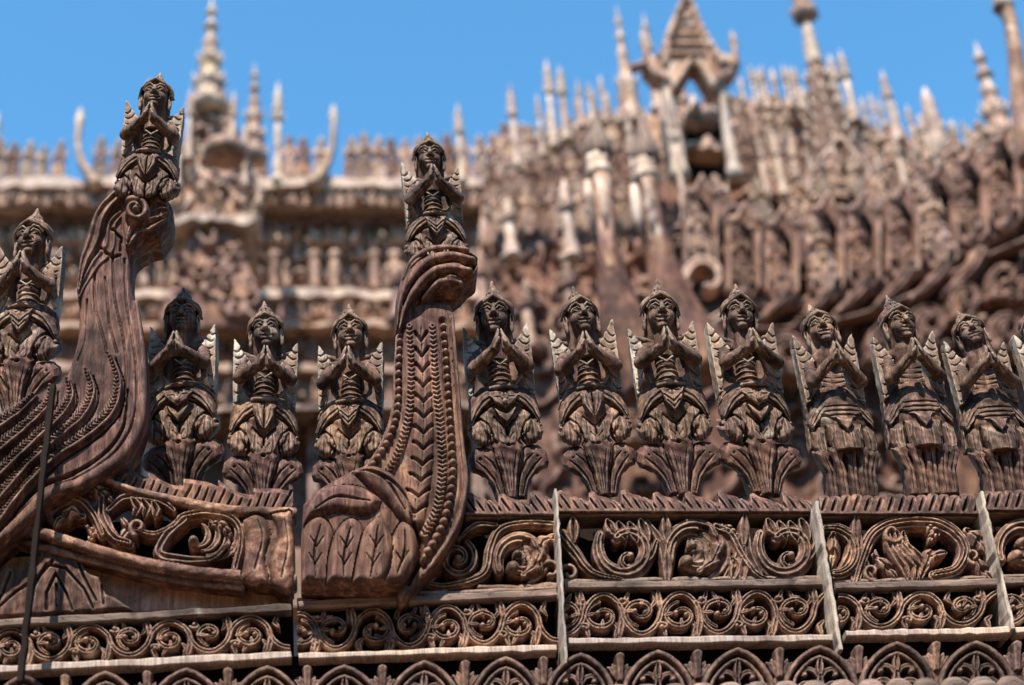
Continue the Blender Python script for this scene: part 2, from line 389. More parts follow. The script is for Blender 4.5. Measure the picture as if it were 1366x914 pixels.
# ------------------------------------------------------------------ plain solids
def prism(q, y, d, name, mat, parent=None, bev=.003, label=None):
    """board whose front face is the photo quad q (tl,tr,br,bl) on plane y-d, going back to y"""
    yf = y-d; A = W([p[0] for p in q], [p[1] for p in q], yf)
    V = []
    # bevelled front
    c = A.mean(0)
    for a in A:
        u = a-c; V.append(a-np.array([np.sign(u[0])*bev, 0, np.sign(u[2])*bev]))
    for a in A: V.append(a+np.array([0, bev, 0]))
    for a in A: V.append(a+np.array([0, d, 0]))
    Fc = [(0, 1, 2, 3)]+[(i, i+4, (i+1) % 4+4, (i+1) % 4) for i in range(4)]+[(i+4, i+8, (i+1) % 4+8, (i+1) % 4+4) for i in range(4)]+[(11, 10, 9, 8)]
    V = np.array(V)
    return put(name, V, [tuple(reversed(f)) for f in Fc], mat, parent, smooth=False, label=label)
def rail(pts_top, pts_bot, y, d, name, mat, parent, n=24, jit=.0012, label=None, seed=0):
    """long hand-cut rail following two pixel edges, slightly uneven"""
    R = np.random.RandomState(seed+abs(int(pts_top[0][0]))); T = np.array(pts_top, float); B = np.array(pts_bot, float); yf = y-d
    tt = np.linspace(0, 1, n)
    def along(P): 
        s_ = np.linspace(0, 1, len(P)); return np.stack([np.interp(tt, s_, P[:, 0]), np.interp(tt, s_, P[:, 1])], 1)
    A = along(T); C = along(B); a = W(A[:, 0], A[:, 1], yf); c = W(C[:, 0], C[:, 1], yf)
    j = R.normal(0, jit, (4, n)); b = .003
    rows = [a+np.array([0, d, 0]), a+np.array([0, b, 0]), a-np.array([0, 0, b]), c+np.array([0, 0, b]), c+np.array([0, b, 0]), c+np.array([0, d, 0])]
    for i, r in enumerate(rows): r[:, 2] += j[0 if i < 3 else 1]; r[:, 1] += j[2]*(1 if 0 < i < 5 else 0)
    V = np.concatenate(rows); Q = []
    for k in range(6):
        k2 = (k+1) % 6
        for i in range(n-1): Q.append((k*n+i, k2*n+i, k2*n+i+1, k*n+i+1))
    Q.append(tuple(k*n for k in range(5, -1, -1))); Q.append(tuple(k*n+n-1 for k in range(6)))
    return put(name, V, Q, mat, parent, smooth=False, label=label)
def lathe(prof, seg=16, lobes=0, amp=0.):
    """prof: list of (r,z); returns verts, faces"""
    V = []; n = len(prof)
    for r, z in prof:
        for i in range(seg):
            a = 2*math.pi*i/seg; q = r*(1+amp*math.cos(lobes*a)); V.append((q*math.cos(a), q*math.sin(a), z))
    Fc = [(k*seg+i, k*seg+(i+1) % seg, (k+1)*seg+(i+1) % seg, (k+1)*seg+i) for k in range(n-1) for i in range(seg)]
    Fc.append(tuple(range(seg-1, -1, -1))); Fc.append(tuple((n-1)*seg+i for i in range(seg)))
    return np.array(V), Fc
def tube(pts, rad, seg=10, flat=1.0):
    P = np.array(pts, float); n = len(P); V = []; rad = np.interp(np.linspace(0, 1, n), np.linspace(0, 1, len(rad)), rad)
    up = np.array([0, 1., 0])
    for i in range(n):
        t = P[min(i+1, n-1)]-P[max(i-1, 0)]; t /= np.linalg.norm(t)+1e-9; s_ = np.cross(t, up); s_ /= np.linalg.norm(s_)+1e-9; u = np.cross(s_, t)
        for k in range(seg):
            a = 2*math.pi*k/seg; V.append(P[i]+rad[i]*(math.cos(a)*s_+math.sin(a)*u*flat))
    Fc = [(k*seg+i, k*seg+(i+1) % seg, (k+1)*seg+(i+1) % seg, (k+1)*seg+i) for k in range(n-1) for i in range(seg)]
    Fc.append(tuple(range(seg-1, -1, -1))); Fc.append(tuple((n-1)*seg+i for i in range(seg)))
    return np.array(V), Fc
def join(parts):
    V = []; Fc = []; o = 0
    for v, f in parts:
        V.append(np.asarray(v)); Fc += [tuple(i+o for i in q) for q in f]; o += len(v)
    return np.concatenate(V), Fc
def cubev(c, s_):
    V = [(c[0]+s_[0]*x, c[1]+s_[1]*y, c[2]+s_[2]*z) for x in (-.5, .5) for y in (-.5, .5) for z in (-.5, .5)]
    return np.array(V), [(0, 1, 3, 2), (4, 6, 7, 5), (0, 4, 5, 1), (2, 3, 7, 6), (0, 2, 6, 4), (1, 5, 7, 3)]

#==STATUE==
# ------------------------------------------------------------------ the praying statues
K = .002                                                                   # one carving unit in metres
def P(x, iy, fw=0): return np.array([x, -fw, (iy-fw*.547)/.837])
def head_mesh(h, seed, tilt, turn, roll, wide=1.0):
    R = np.random.RandomState(seed); j = lambda a: R.uniform(-a, a)
    v = Vox((-31, -33, -60), (31, 30, 38), h)
    v.ell((0, 7, -1), (21.5, 16, 27)); v.ell((0, 8, -24), (19, 13, 18), 5)   # hair falling to the shoulders
    v.cone((-15, 6, -6), (-15, 8, -40), 6, 6, 4); v.cone((15, 6, -6), (15, 8, -40), 6, 6, 4)
    v.cone((0, 0, -16), (0, 2, -58), 10, 12, 2)
    v.ell((0, 0, 3), (17.5, 19, 24), 1.5); v.ell((0, -7, -11), (13*wide, 12, 14), 6)
    for s in (-1, 1):
        v.ell((s*9, -12, -7), (6, 6, 6.5), 5)                               # cheeks
        v.ell((s*20.5, -1, -3), (3, 5, 10), 1.2); v.ell((s*21, -2, -15), (2.6, 3, 7), 2)   # long ears
        v.ell((s*21.5, -4, -2), (1.6, 2.5, 6), .6, True)
        v.ell((s*8, -21, 5), (6, 4.2, 4), 2, True)                   # socket
        v.ell((s*8, -15.2, 4.2), (5.0, 3.2, 2.4), .5)                        # eyeball
        v.tube([(s*2.6, -18.6, 4), (s*7, -19.4, 7.4+j(.5)), (s*12, -17, 6), (s*14.5, -14, 3)], .95, .4)
        v.tube([(s*3.2, -17.6, 3), (s*8, -18, 1.8), (s*13.2, -14.8, 3)], .6, .4)
        v.tube([(s*2.4, -19.5, 8.5), (s*7, -19.8, 12.4+j(1)), (s*12.5, -17, 11.5), (s*16.5, -11.5, 7)], 1.4, .8)
        v.ell((s*3.4, -20.5, -4.4), (2.3, 2.6, 2.2), 1.2)
        v.tube([(s*5.5, -18, -3.5), (s*9.5, -16.5, -9), (s*9, -15, -14)], .8, .8, True)  # smile crease
    v.cone((0, -18.5, 9), (0, -24.5, -3.2), 2.2, 3.4, 1.4)
    v.tube([(-7.6, -16, -9.4), (-3, -19.4, -10.6), (0, -19.6, -10), (3, -19.4, -10.6), (7.6, -16, -9.4)], 1.5, .7)
    v.tube([(-5, -17, -15), (0, -19.4, -16), (5, -17, -15)], 1.7, .8)
    v.tube([(-7.5, -17.5, -11.5), (0, -21.5, -13.2), (7.5, -17.5, -11.5)], .9, .4, True)
    v.ell((0, -15, -22), (6, 5, 4.5), 3)
    for k in range(7):                                                       # hair strands
        a = (k-3)*.42; v.tube([(25*math.sin(a), 6+20*math.cos(a)*.8, 10), (26*math.sin(a), 8+17*math.cos(a), -40)], .9, .4, True)
    b = v.mesh(.22, seed)
    # headdress
    v = Vox((-32, -34, 0), (32, 32, 66), h)
    v.ell((0, 4, 14), (24.5, 22, 17))
    v.ell((0, -4, 5), (21.5, 24, 13.5), 1.2, True)
    pk = 22+j(1.5); v.tube([(-24.5, 4, 4), (-20, -9, 11), (-11, -17.5, 16), (0, -19.5, pk), (11, -17.5, 16), (20, -9, 11), (24.5, 4, 4)], [1.8, 2.3, 2.4, 2.6, 2.4, 2.3, 1.8], .8)
    v.tube([(-22, 0, 15), (-10, -13, 22), (0, -15, pk+5), (10, -13, 22), (22, 0, 15)], [1.5, 2.2, 2.6, 2.2, 1.5], .8)
    v.cone((0, 3, 20), (0, 4, 34), 18, 10.5, 2)
    v.cone((0, 4, 31), (j(2), 5, 56+j(2)), 9.5, 1.2, 2)
    if seed % 2: v.ell((0, 4, 29), (14.6, 14.6, 1.8), 1)
    for a_ in range(9): v.tube([(20*math.sin(a_*.7), 3+20*math.cos(a_*.7), 22), (9*math.sin(a_*.7+.2), 4+9*math.cos(a_*.7+.2), 36), (3*math.sin(a_*.7+.4), 4+3*math.cos(a_*.7+.4), 45)], 1.0, .5, True)
    c = v.mesh(.22, seed+3)
    M = np.array(Matrix.Rotation(math.radians(roll), 3, 'Y') @ Matrix.Rotation(math.radians(turn), 3, 'Z') @ Matrix.Rotation(math.radians(tilt), 3, 'X'))
    return b, c, M
def statue_parts(seed, kind='A', h=1.0, hh=.8, tilt=20, turn=0, roll=0):
    R = np.random.RandomState(seed); j = lambda a: R.uniform(-a, a); out = {}
    B = kind == 'B'
    # ---- torso, arms, hands
    v = Vox((-56, -80, 112), (56, 26, 262), h)
    if not B:
        v.cone(P(0, 118, 3), P(0, 160, 2), 14.5, 12); v.cone(P(0, 160, 2), P(0, 190, 0), 12, 15, 2)
        for k, iy in enumerate((127, 135, 143, 151, 158, 165)):
            v.ell(P(0, iy, 3), (16.5-abs(k-2)*.8+j(.7), 15-abs(k-2)*.7, 2.6+j(.5)), .6)
        v.tube([P(-9, 176, 18), P(0, 170, 19), P(9, 176, 18)], 1.6, .6)
    else:
        v.slab([(-21, 100), (21, 100), (17, 205), (-17, 205)], -18, 12, 1); v.cone(P(0, 170, 2), P(0, 192, 2), 15, 18, 3)
        for iy in (150, 158, 165, 172): v.tube([P(-17, iy+j(1), 17), P(0, iy-2, 19), P(17, iy+j(1), 17)], 1.5, .8, True)
    v.tube([P(-25, 187, 0), P(0, 191, 2), P(25, 187, 0)], 9, 4)
    if not B: v.slab([(-30, 186), (-33, 236), (33, 236), (30, 186), (22, 176), (-22, 176)], 0, 14, 1)
    v.cone(P(0, 188, 2), P(0, 205, 4), 12, 11, 3)
    aj = j(2.5)-6; hf = j(.6)
    el, hy = (37.5+j(1.5), 167+j(3)) if not B else (37, 158)
    for s in (-1, 1):
        sh = P(s*28, 188, 2); e = P(s*el, hy+j(1.5), 33); wr = P(s*9.5, 195+aj, 54)
        v.cone(sh, e, 8, 8.6, 2.5); v.cone(e, wr, 9.4, 7.8, 1.5)
        v.ell(e, (9, 9, 9), 1.5)
        for q in (.62, .74, .86): c = e+(wr-e)*q; v.eng([(c[0]-3*s, c[2]*.837-c[1]*.547+7), (c[0]+3*s, c[2]*.837-c[1]*.547-4)], 1.2, 1.6, c[1]+2)   # bangles
        c = sh+(e-sh)*.42; v.ell(c, (10.6, 10.6, 2.6), .6, rot=(20, 0, 0)); v.ell(c+np.array([0, 0, 4]), (10.0, 10, 1.2), .5, rot=(20, 0, 0))
        # palm, four fingers one behind the other, thumb in front
        pb = P(s*7.4, 197+aj, 57); pt = P(s*5, 207+aj, 58)
        v.cone(pb, pt, 7.2, 5.8, 1.2)
        for k in range(4):
            L_ = (20.5, 22.5, 21.5, 18)[k]+aj; fd = 62-3.6*k
            v.tube([P(s*7, 203+aj, fd-1), P(s*5, 211+aj, fd), P(s*1.6, 200+L_, fd-.6)], [3.4, 3.0, 1.6], .3)
        v.tube([P(s*8.6, 198+aj, 62), P(s*6, 205+aj, 66), P(s*2.4, 211+aj, 66.5)], [3.0, 2.6, 1.6], .3)
    v.eng([(0, 190), (0, 224)], 1.3, 2.4, -42)
    if not B:   # collar wings of cloth on the shoulders
        for s in (-1, 1): v.tube([P(s*12, 196, 6), P(s*24, 200, 4), P(s*38, 206, -2)], [4, 4, 2], 2)
    tb = v.mesh(.3, seed)
    hb, hc, M = head_mesh(hh, seed, tilt-(0 if B else 6), turn, roll)
    base = P(0+j(1), 232, 10) if not B else P(0, 230, 6)
    q_ = 1.12+j(.03); hb = (hb[0]*q_, hb[1]); hc = (hc[0]*q_, hc[1])
    hb_v = hb[0]@M.T+base; hc_v = hc[0]@M.T+base
    out['body'] = (np.concatenate([tb[0], hb_v]), np.concatenate([tb[1], hb[1]+len(tb[0])]))
    out['headdress'] = (hc_v, hc[1])
    # ---- shoulder wings
    for s, nm in ((-1, 'wing'), (1, 'wing.r')):
        t = 216+j(6); o = 45+j(1.5); fl = rnd.uniform(1.5, 5); Z = lambda iy: iy/.837
        pl = [(o-7, 124), (o, 120), (o+1.5, 150), (o+.8, 190), (o-1.5, t), (o-5, t-3), (o-9.5, t-10), (o-10.5, t-14), (o-16, t-20), (o-17, t-24), (o-22, t-29), (o-26, t-37), (o-20, 172), (o-13, 158), (o-9, 136)]
        pl = [(s*(a+fl*max(0, (b-150)/66)**1.5), Z(b)) for a, b in pl]
        v = Vox((-56, -14, 100), (56, 20, 276), h) if False else Vox(((-60 if s < 0 else 14), -22, 108), ((-14 if s < 0 else 60), 20, 276), h)
        v.slab(pl, -15, 9, 1)
        for k, (iy, a) in enumerate(((133, 9), (148, 12), (176, 24), (187, 23), (197, 17), (206, 12))):
            q = j(1.5); oo = o+fl*max(0, (iy-150)/66)**1.5; v.eng([(s*(oo-a), iy+9+q), (s*(oo-a*.72), iy+2+q), (s*(oo-a*.4), iy-1), (s*(oo-a*.12), iy+1)], (1.0, 2.0, 2.2, .8), 3.5)
        out[nm] = v.mesh(.25, seed+5)
    # ---- skirt
    v = Vox((-60, -60, 55), (60, 30, 185), h); var = seed % 3; sm = lambda p: [(-x, y) for x, y in p]
    if not B:
        v.ell(P(0, 106, 4), (38, 26, 42)); v.ell(P(0, 124, 6), (41, 24, 20), 4)
        for s in (-1, 1):
            f = (lambda p: p) if s > 0 else sm
            v.ell(P(s*36, 108, 4), (12, 17, 26), 3)
            # lotus petals standing round the seat
            v.blade(f([(0, 88), (9, 96), (20, 100), (24, 86), (20, 72), (10, 64), (0, 64)]), 30, 26, 6)
            v.blade(f([(16, 104), (26, 110), (36, 104), (33, 84), (24, 76), (15, 88)]), 30, 26, 6)
            v.blade(f([(19, 78), (22, 90), (30, 98), (40, 98), (49, 90), (51, 79), (46, 69), (36, 62), (26, 62), (20, 69)]), 27, 34, 12)
            v.eng(f([(27, 90), (25, 76), (29, 60)]), (.8, 2.2, .8), 3); v.eng(f([(36, 93), (35, 78), (37, 60)]), (.8, 2.4, .8), 3.2); v.eng(f([(43, 88), (43.5, 76), (42, 64)]), (.6, 1.6, .6), 2.4)
            v.eng(f([(20, 62), (19, 78), (25, 92), (34, 99), (45, 94)]), (2.0, 2.6), 3.5)
            v.eng(f([(4, 86), (8, 94), (16, 101)]), 1.8, 2.5); v.eng(f([(12, 92), (13, 76), (10, 62)]), (.8, 2, .8), 2.6)
            v.eng(f([(26, 106), (26, 92), (23, 80)]), (.6, 1.6, .6), 2.2); v.eng(f([(0, 84), (1, 60)]), 1.4, 2.2)
            # cloth swags over the hips
            v.blade(f([(-2, 134), (10, 139), (24, 137), (37, 127), (46, 112), (49, 98), (46, 90), (40, 100), (30, 111), (18, 119), (6, 122), (-2, 121)]), 34, 22, 6, bend=.035)
            v.eng(f([(4, 132), (16, 130), (29, 121), (39, 108), (46, 94)]), (1.2, 2.2, 1.2), 3); v.eng(f([(3, 126.5), (14, 124), (26, 115), (35, 104)]), (1, 1.8, .8), 2.4)
            v.eng(f([(14, 137), (26, 131), (38, 119), (45, 106)]), (.6, 1.6, .6), 2.2); v.eng(f([(0, 119), (8, 119), (20, 115.5), (32, 106), (42, 93), (48, 84)]), (2.4, 2.6), 3.5)
            if seed % 2: v.eng(f([(30, 135), (42, 122), (49, 106)]), (1, 2, .8), 2.4)
        v.tube([P(-17, 139, 30), P(0, 142, 35), P(17, 139, 30)], 3, .6)
        if var == 0:
            v.blade([(-16, 135), (-7, 130), (0, 125), (7, 130), (16, 135), (12, 118), (0, 103), (-12, 118)], 39, 10, 4)
            for k in range(2): v.eng([(-11+3*k, 127-k*8), (0, 117-k*7), (11-3*k, 127-k*8)], 1.8, 3)
            v.eng([(0, 124), (0, 106)], 1, 1.6)
        elif var == 1:
            v.blade([(-20, 130), (-8, 133), (0, 128), (8, 133), (20, 130), (14, 120), (0, 112), (-14, 120)], 39, 10, 4)
            v.blade([(-14, 113), (0, 104), (14, 113), (10, 103), (0, 93), (-10, 103)], 38, 10, 3)
            v.eng([(-14, 128), (-6, 128), (0, 121), (6, 128), (14, 128)], 1.6, 2.6); v.ell(P(0, 122, 41), (3.4, 3, 4), .4)
        else:
            for s in (-1, 1):
                f = (lambda p: p) if s > 0 else sm
                v.blade(f([(1, 128), (8, 135), (16, 131), (14, 118), (6, 104), (0, 99), (0, 112)]), 40, 10, 4.5); v.eng(f([(9, 131), (8, 118), (2, 104)]), (.7, 1.8, .7), 2.6)
            v.eng([(0, 130), (0, 100)], 1.4, 2.4)
        v.eng([(-12, 96), (0, 86), (12, 96)], 2, 2.6); v.eng([(-8, 80), (0, 70), (8, 80)], 1.6, 2)
    else:
        v.ell(P(0, 100, 4), (44, 27, 50)); v.ell(P(0, 128, 4), (34, 22, 26), 6)
        v.slab([(-50, 72), (50, 72), (46, 150), (-46, 150)], -6, 12, 1, 3)
        v.blade([(-18, 140), (-28, 128), (-34, 112), (-18, 104), (0, 100), (18, 104), (34, 112), (28, 128), (18, 140), (0, 144)], 34, 20, 7, bend=.03)
        for k in range(3): v.eng([(-26-k, 122-k*6.5), (-12, 124-k*6.5), (12, 124-k*6.5), (26+k, 122-k*6.5)], (1, 2.4, 1), 3.2)
        v.blade([(-12, 108), (0, 106), (12, 108), (8, 98), (0, 90), (-8, 98)], 40, 10, 3)
        v.blade([(-27, 98), (-14, 100), (0, 92), (14, 100), (27, 98), (28, 76), (22, 60), (8, 53), (-8, 53), (-22, 60), (-28, 76)], 36, 26, 10, bend=.03)
        for q in (-18, -7, 6, 17): v.eng([(q, 94), (q*1.2, 74), (q*1.1, 58)], (.6, 1.8, .8), 2.6)
        for s in (-1, 1):
            f = (lambda p: p) if s > 0 else sm
            v.blade(f([(20, 138), (33, 128), (43, 114), (49, 98), (46, 88), (38, 96), (30, 102)]), 24, 22, 6)
            for k in range(3): v.eng(f([(22+k*2, 134-k*10), (34, 120-k*9), (46, 102-k*6)]), (.8, 2, .8), 3)
            v.blade(f([(27, 92), (36, 94), (46, 86), (48, 66), (42, 52), (33, 52), (27, 62)]), 26, 30, 8)
            v.eng(f([(33, 88), (35, 72), (34, 58)]), (.6, 2, .8), 3); v.eng(f([(41, 84), (42, 70), (40, 58)]), (.6, 1.8, .8), 2.6); v.eng(f([(27, 94), (27, 70), (28, 54)]), 2, 3)
    out['petal_skirt'] = v.mesh(.5, seed+7)
    # ---- leaf pedestal
    v = Vox((-58, -50, -12), (58, 26, 104), h)
    if not B:
        v.ell(P(0, 20, -4), (17, 12, 40))
        w_ = 1+R.uniform(-.06, .08); o_ = R.uniform(-3, 2)
        for s in (-1, 1):
            f = (lambda p: [(x*w_, y+o_*s) for x, y in p]) if s > 0 else (lambda p: [(-x*w_, y+o_*s) for x, y in p])
            v.blade(f([(2, -8), (20, -8), (24, 8), (32, 21), (42, 28), (50, 31), (54, 40), (51, 52), (42, 60), (28, 61), (15, 56), (6, 26)]), 9, 20, 8, slope=.2)
            v.eng(f([(8, 0), (13, 26), (23, 43), (33, 52)]), (.9, 2.6, .7), 3.4); v.eng(f([(15, 0), (21, 20), (33, 36), (43, 45)]), (.9, 2.6, .7), 3.4)
            v.eng(f([(20, 4), (27, 16), (40, 29)]), (.6, 1.4, .5), 2); v.ell(P(s*38*w_, 50+o_*s, 22), (2.6, 6, 2.4), .4, True)
        v.blade([(-9, -8), (-13, 26), (-21, 50), (-21, 64), (-14, 73), (0, 77), (14, 73), (21, 64), (21, 50), (13, 26), (9, -8)], 15, 24, 8, slope=.2)
        for q in (-1, 1): v.eng([(q*2.6, 2), (q*5, 30), (q*10, 56)], (.8, 2.2, .6), 2.8); v.eng([(q*7, 6), (q*11, 32), (q*16, 53)], (.5, 1.5, .5), 2.2)
        v.eng([(0, 8), (0, 44)], (.5, 1.4, .5), 1.8); v.ell(P(0, 65, 28), (4, 7, 2.6), .5, True)
        for s in (-1, 1): v.eng([(s*8, -4), (s*12, 26), (s*20, 48), (s*20, 60)], (1.2, 2.2), 3)
    else:
        v.ell(P(0, 30, -2), (28, 9, 44))
        for q0, q1, lo, hi in ((-29, -37, -8, 62), (-13, -17, -8, 66), (3, 3, -8, 67), (18, 22, -8, 65), (30, 38, -8, 60)):
            v.blade([(q0-8, lo), (q0-8.5, 30), (q1-9, 50), (q1-11, hi-4), (q1-4, hi+2), (q1+6, hi+1), (q1+10, hi-6), (q1+8, 48), (q0+8, 28), (q0+8, lo)], 14, 20, 5, slope=.2)
            v.eng([(q0, 0), (q0, 30), (q1, 54)], (.6, 1.8, .6), 2.4)
            v.eng([(q0+8, -4), (q0+8.4, 30), (q1+9, 52)], (1.2, 2.6), 3.5)
    out['leaf_pedestal'] = v.mesh(.45, seed+9)
    return out
def make_statue(seed, kind, h, hh, tilt, turn=0, roll=0):
    parts = statue_parts(seed, kind, h, hh, tilt, turn, roll)
    root = bpy.data.objects.new('praying_statue', None); root.empty_display_size = .05; link(root)
    mats = {'body': TEAK_FIG, 'headdress': TEAK_FIG, 'wing': WING, 'petal_skirt': TEAK_FIG, 'leaf_pedestal': TEAK}
    for nm, (v, q) in parts.items():
        nm = nm.split('.')[0]; o = bpy.data.objects.new(nm, mesh_data(nm, v*K, q, True, mats[nm])); link(o); o.parent = root
    return root, parts
WING = wood('worn_wing_wood', (.10, .07, .055), (.22, .16, .125), (.40, .31, .24), .3, (.66, .6, .5), wear=.5)
def place(root, px, py, y, s, label, yaw=0, lean=0, group='praying wooden statues along the balustrade'):
    root.location = Vector(W(px, py, y).tolist()); root.scale = (s*.985, s, s); root.rotation_euler = (0, math.radians(lean), math.radians(yaw))
    tag(root, label, 'statue', group)
# ------------------------------------------------------------------ ground far below and the earth to the horizon
gm = wood('trodden_earth', (.07, .05, .035), (.11, .08, .05), (.16, .12, .08), .0, gs=(1, 1, 1), size=.3, wear=0)
g = bpy.data.objects.new('ground', mesh_data('ground', [(-3000, -3000, 0), (3000, -3000, 0), (3000, 3000, 0), (-3000, 3000, 0)], [(0, 1, 2, 3)], False, gm)); link(g); g['kind'] = 'structure'

# unseen tree ring, added behind and beside the camera to cut horizon skylight
lv = bpy.data.materials.new('blocker_foliage'); lv.use_nodes = True; lb = lv.node_tree.nodes['Principled BSDF']; lb.inputs['Base Color'].default_value = (.045, .075, .025, 1); lb.inputs['Roughness'].default_value = .8
V = []; Q = []; na, nh = 150, 14; rt = np.random.RandomState(2)
for i in range(na):
    a = math.radians(150+i*240/(na-1)); top = 19+5*math.sin(i*.35)+3*math.sin(i*1.1)+rt.uniform(-1.5, 1.5)
    for k in range(nh):
        rr = 38-5*math.sin(math.pi*k/(nh-1))+rt.uniform(-1.2, 1.2); V.append((rr*math.cos(a), rr*math.sin(a)-2, top*k/(nh-1)-.2))
for i in range(na-1):
    for k in range(nh-1): Q.append((i*nh+k, i*nh+k+1, (i+1)*nh+k+1, (i+1)*nh+k))
o = bpy.data.objects.new('woodland', mesh_data('woodland', V, Q, True, lv)); link(o); o['kind'] = 'stuff'; o['label'] = 'unseen ring of green trees added to block low sky light'; o['category'] = 'woodland'  # woodland: added unseen tree ring, only there to cut horizon skylight
# ------------------------------------------------------------------ row of statues
FRONT = [  # px of base, py of base, plane, scale, seed, kind, tilt, turn, roll, label
 (24, 543, .05, 1.0, 0, 'A', 8, -6, 0, 'praying statue cut by the left picture edge, left of the tall sweeping corner finial'),
 (244, 655, .10, .985, 1, 'A', 6, 8, 2, 'dark praying statue just right of the sweeping finial neck, above the curved boat frame'),
 (350, 672, .08, .97, 2, 'A', 8, -4, -3, 'praying statue midway between the two tall finials, shorter than its left neighbour'),
 (468, 668, .12, .975, 3, 'A', 6, 4, -4, 'praying statue close against the left side of the beaded finial, its pedestal half hidden'),
 (682, 660, .04, 1.0, 4, 'A', 8, -6, 2, 'praying statue just right of the tall beaded finial, first of the long straight row'),
 (805, 655, .04, 1.01, 5, 'A', 4, 10, -3, 'praying statue second to the right of the beaded finial, above the first pale joint strip'),
 (911, 655, .04, 1.015, 6, 'A', 8, 3, 2, 'praying statue third to the right of the beaded finial, grinning under a bright hat'),
 (1020, 655, .04, 1.01, 7, 'A', 6, -4, 3, 'praying statue with gold lit face, fourth to the right of the beaded finial'),
 (1136, 656, .04, .96, 8, 'B', -8, -8, -5, 'praying statue with head tipped back and smooth bell skirt over the long pale joint strip'),
 (1242, 656, .04, .96, 9, 'B', -2, 9, -4, 'second praying statue with bell skirt and fluted pedestal, right of the long joint strip'),
 (1345, 656, .04, .93, 10, 'B', -12, -12, -9, 'dark rough faced praying statue with swept hair, last whole one at the right edge'),
 (1449, 655, .04, .95, 11, 'B', -6, 0, 0, 'praying statue cut by the right picture edge, only its pale wing in view'),
]
PROTO = {}
for px, py, yy, s_, seed, kind, tilt, turn, roll, lab in FRONT:
    r_, parts = make_statue(seed, kind, 1.0, .75, tilt, turn, roll)
    place(r_, px, py+rnd.uniform(-2, 3), yy, s_*rnd.uniform(.985, 1.015), lab, lean=rnd.uniform(-1.6, 1.6), yaw=rnd.uniform(-7, 7)-3)
    PROTO[seed] = r_
# rusty faced statues on the two tall finials
r_, _ = make_statue(14, 'A', 1.0, .75, 4, 0, 0); place(r_, 190, 318, -.11, .90, 'praying statue on top of the tall sweeping corner finial, highest of all at the left', lean=2)
for c in list(r_.children):
    if c.name.startswith('leaf_pedestal'): bpy.data.objects.remove(c)
r_, _ = make_statue(15, 'A', 1.0, .75, 8, 0, 0); place(r_, 587, 402, -.09, .89, 'praying statue on top of the tall beaded finial with the twisted collar', lean=-1)
for c in list(r_.children):
    if c.name.startswith('leaf_pedestal'): bpy.data.objects.remove(c)

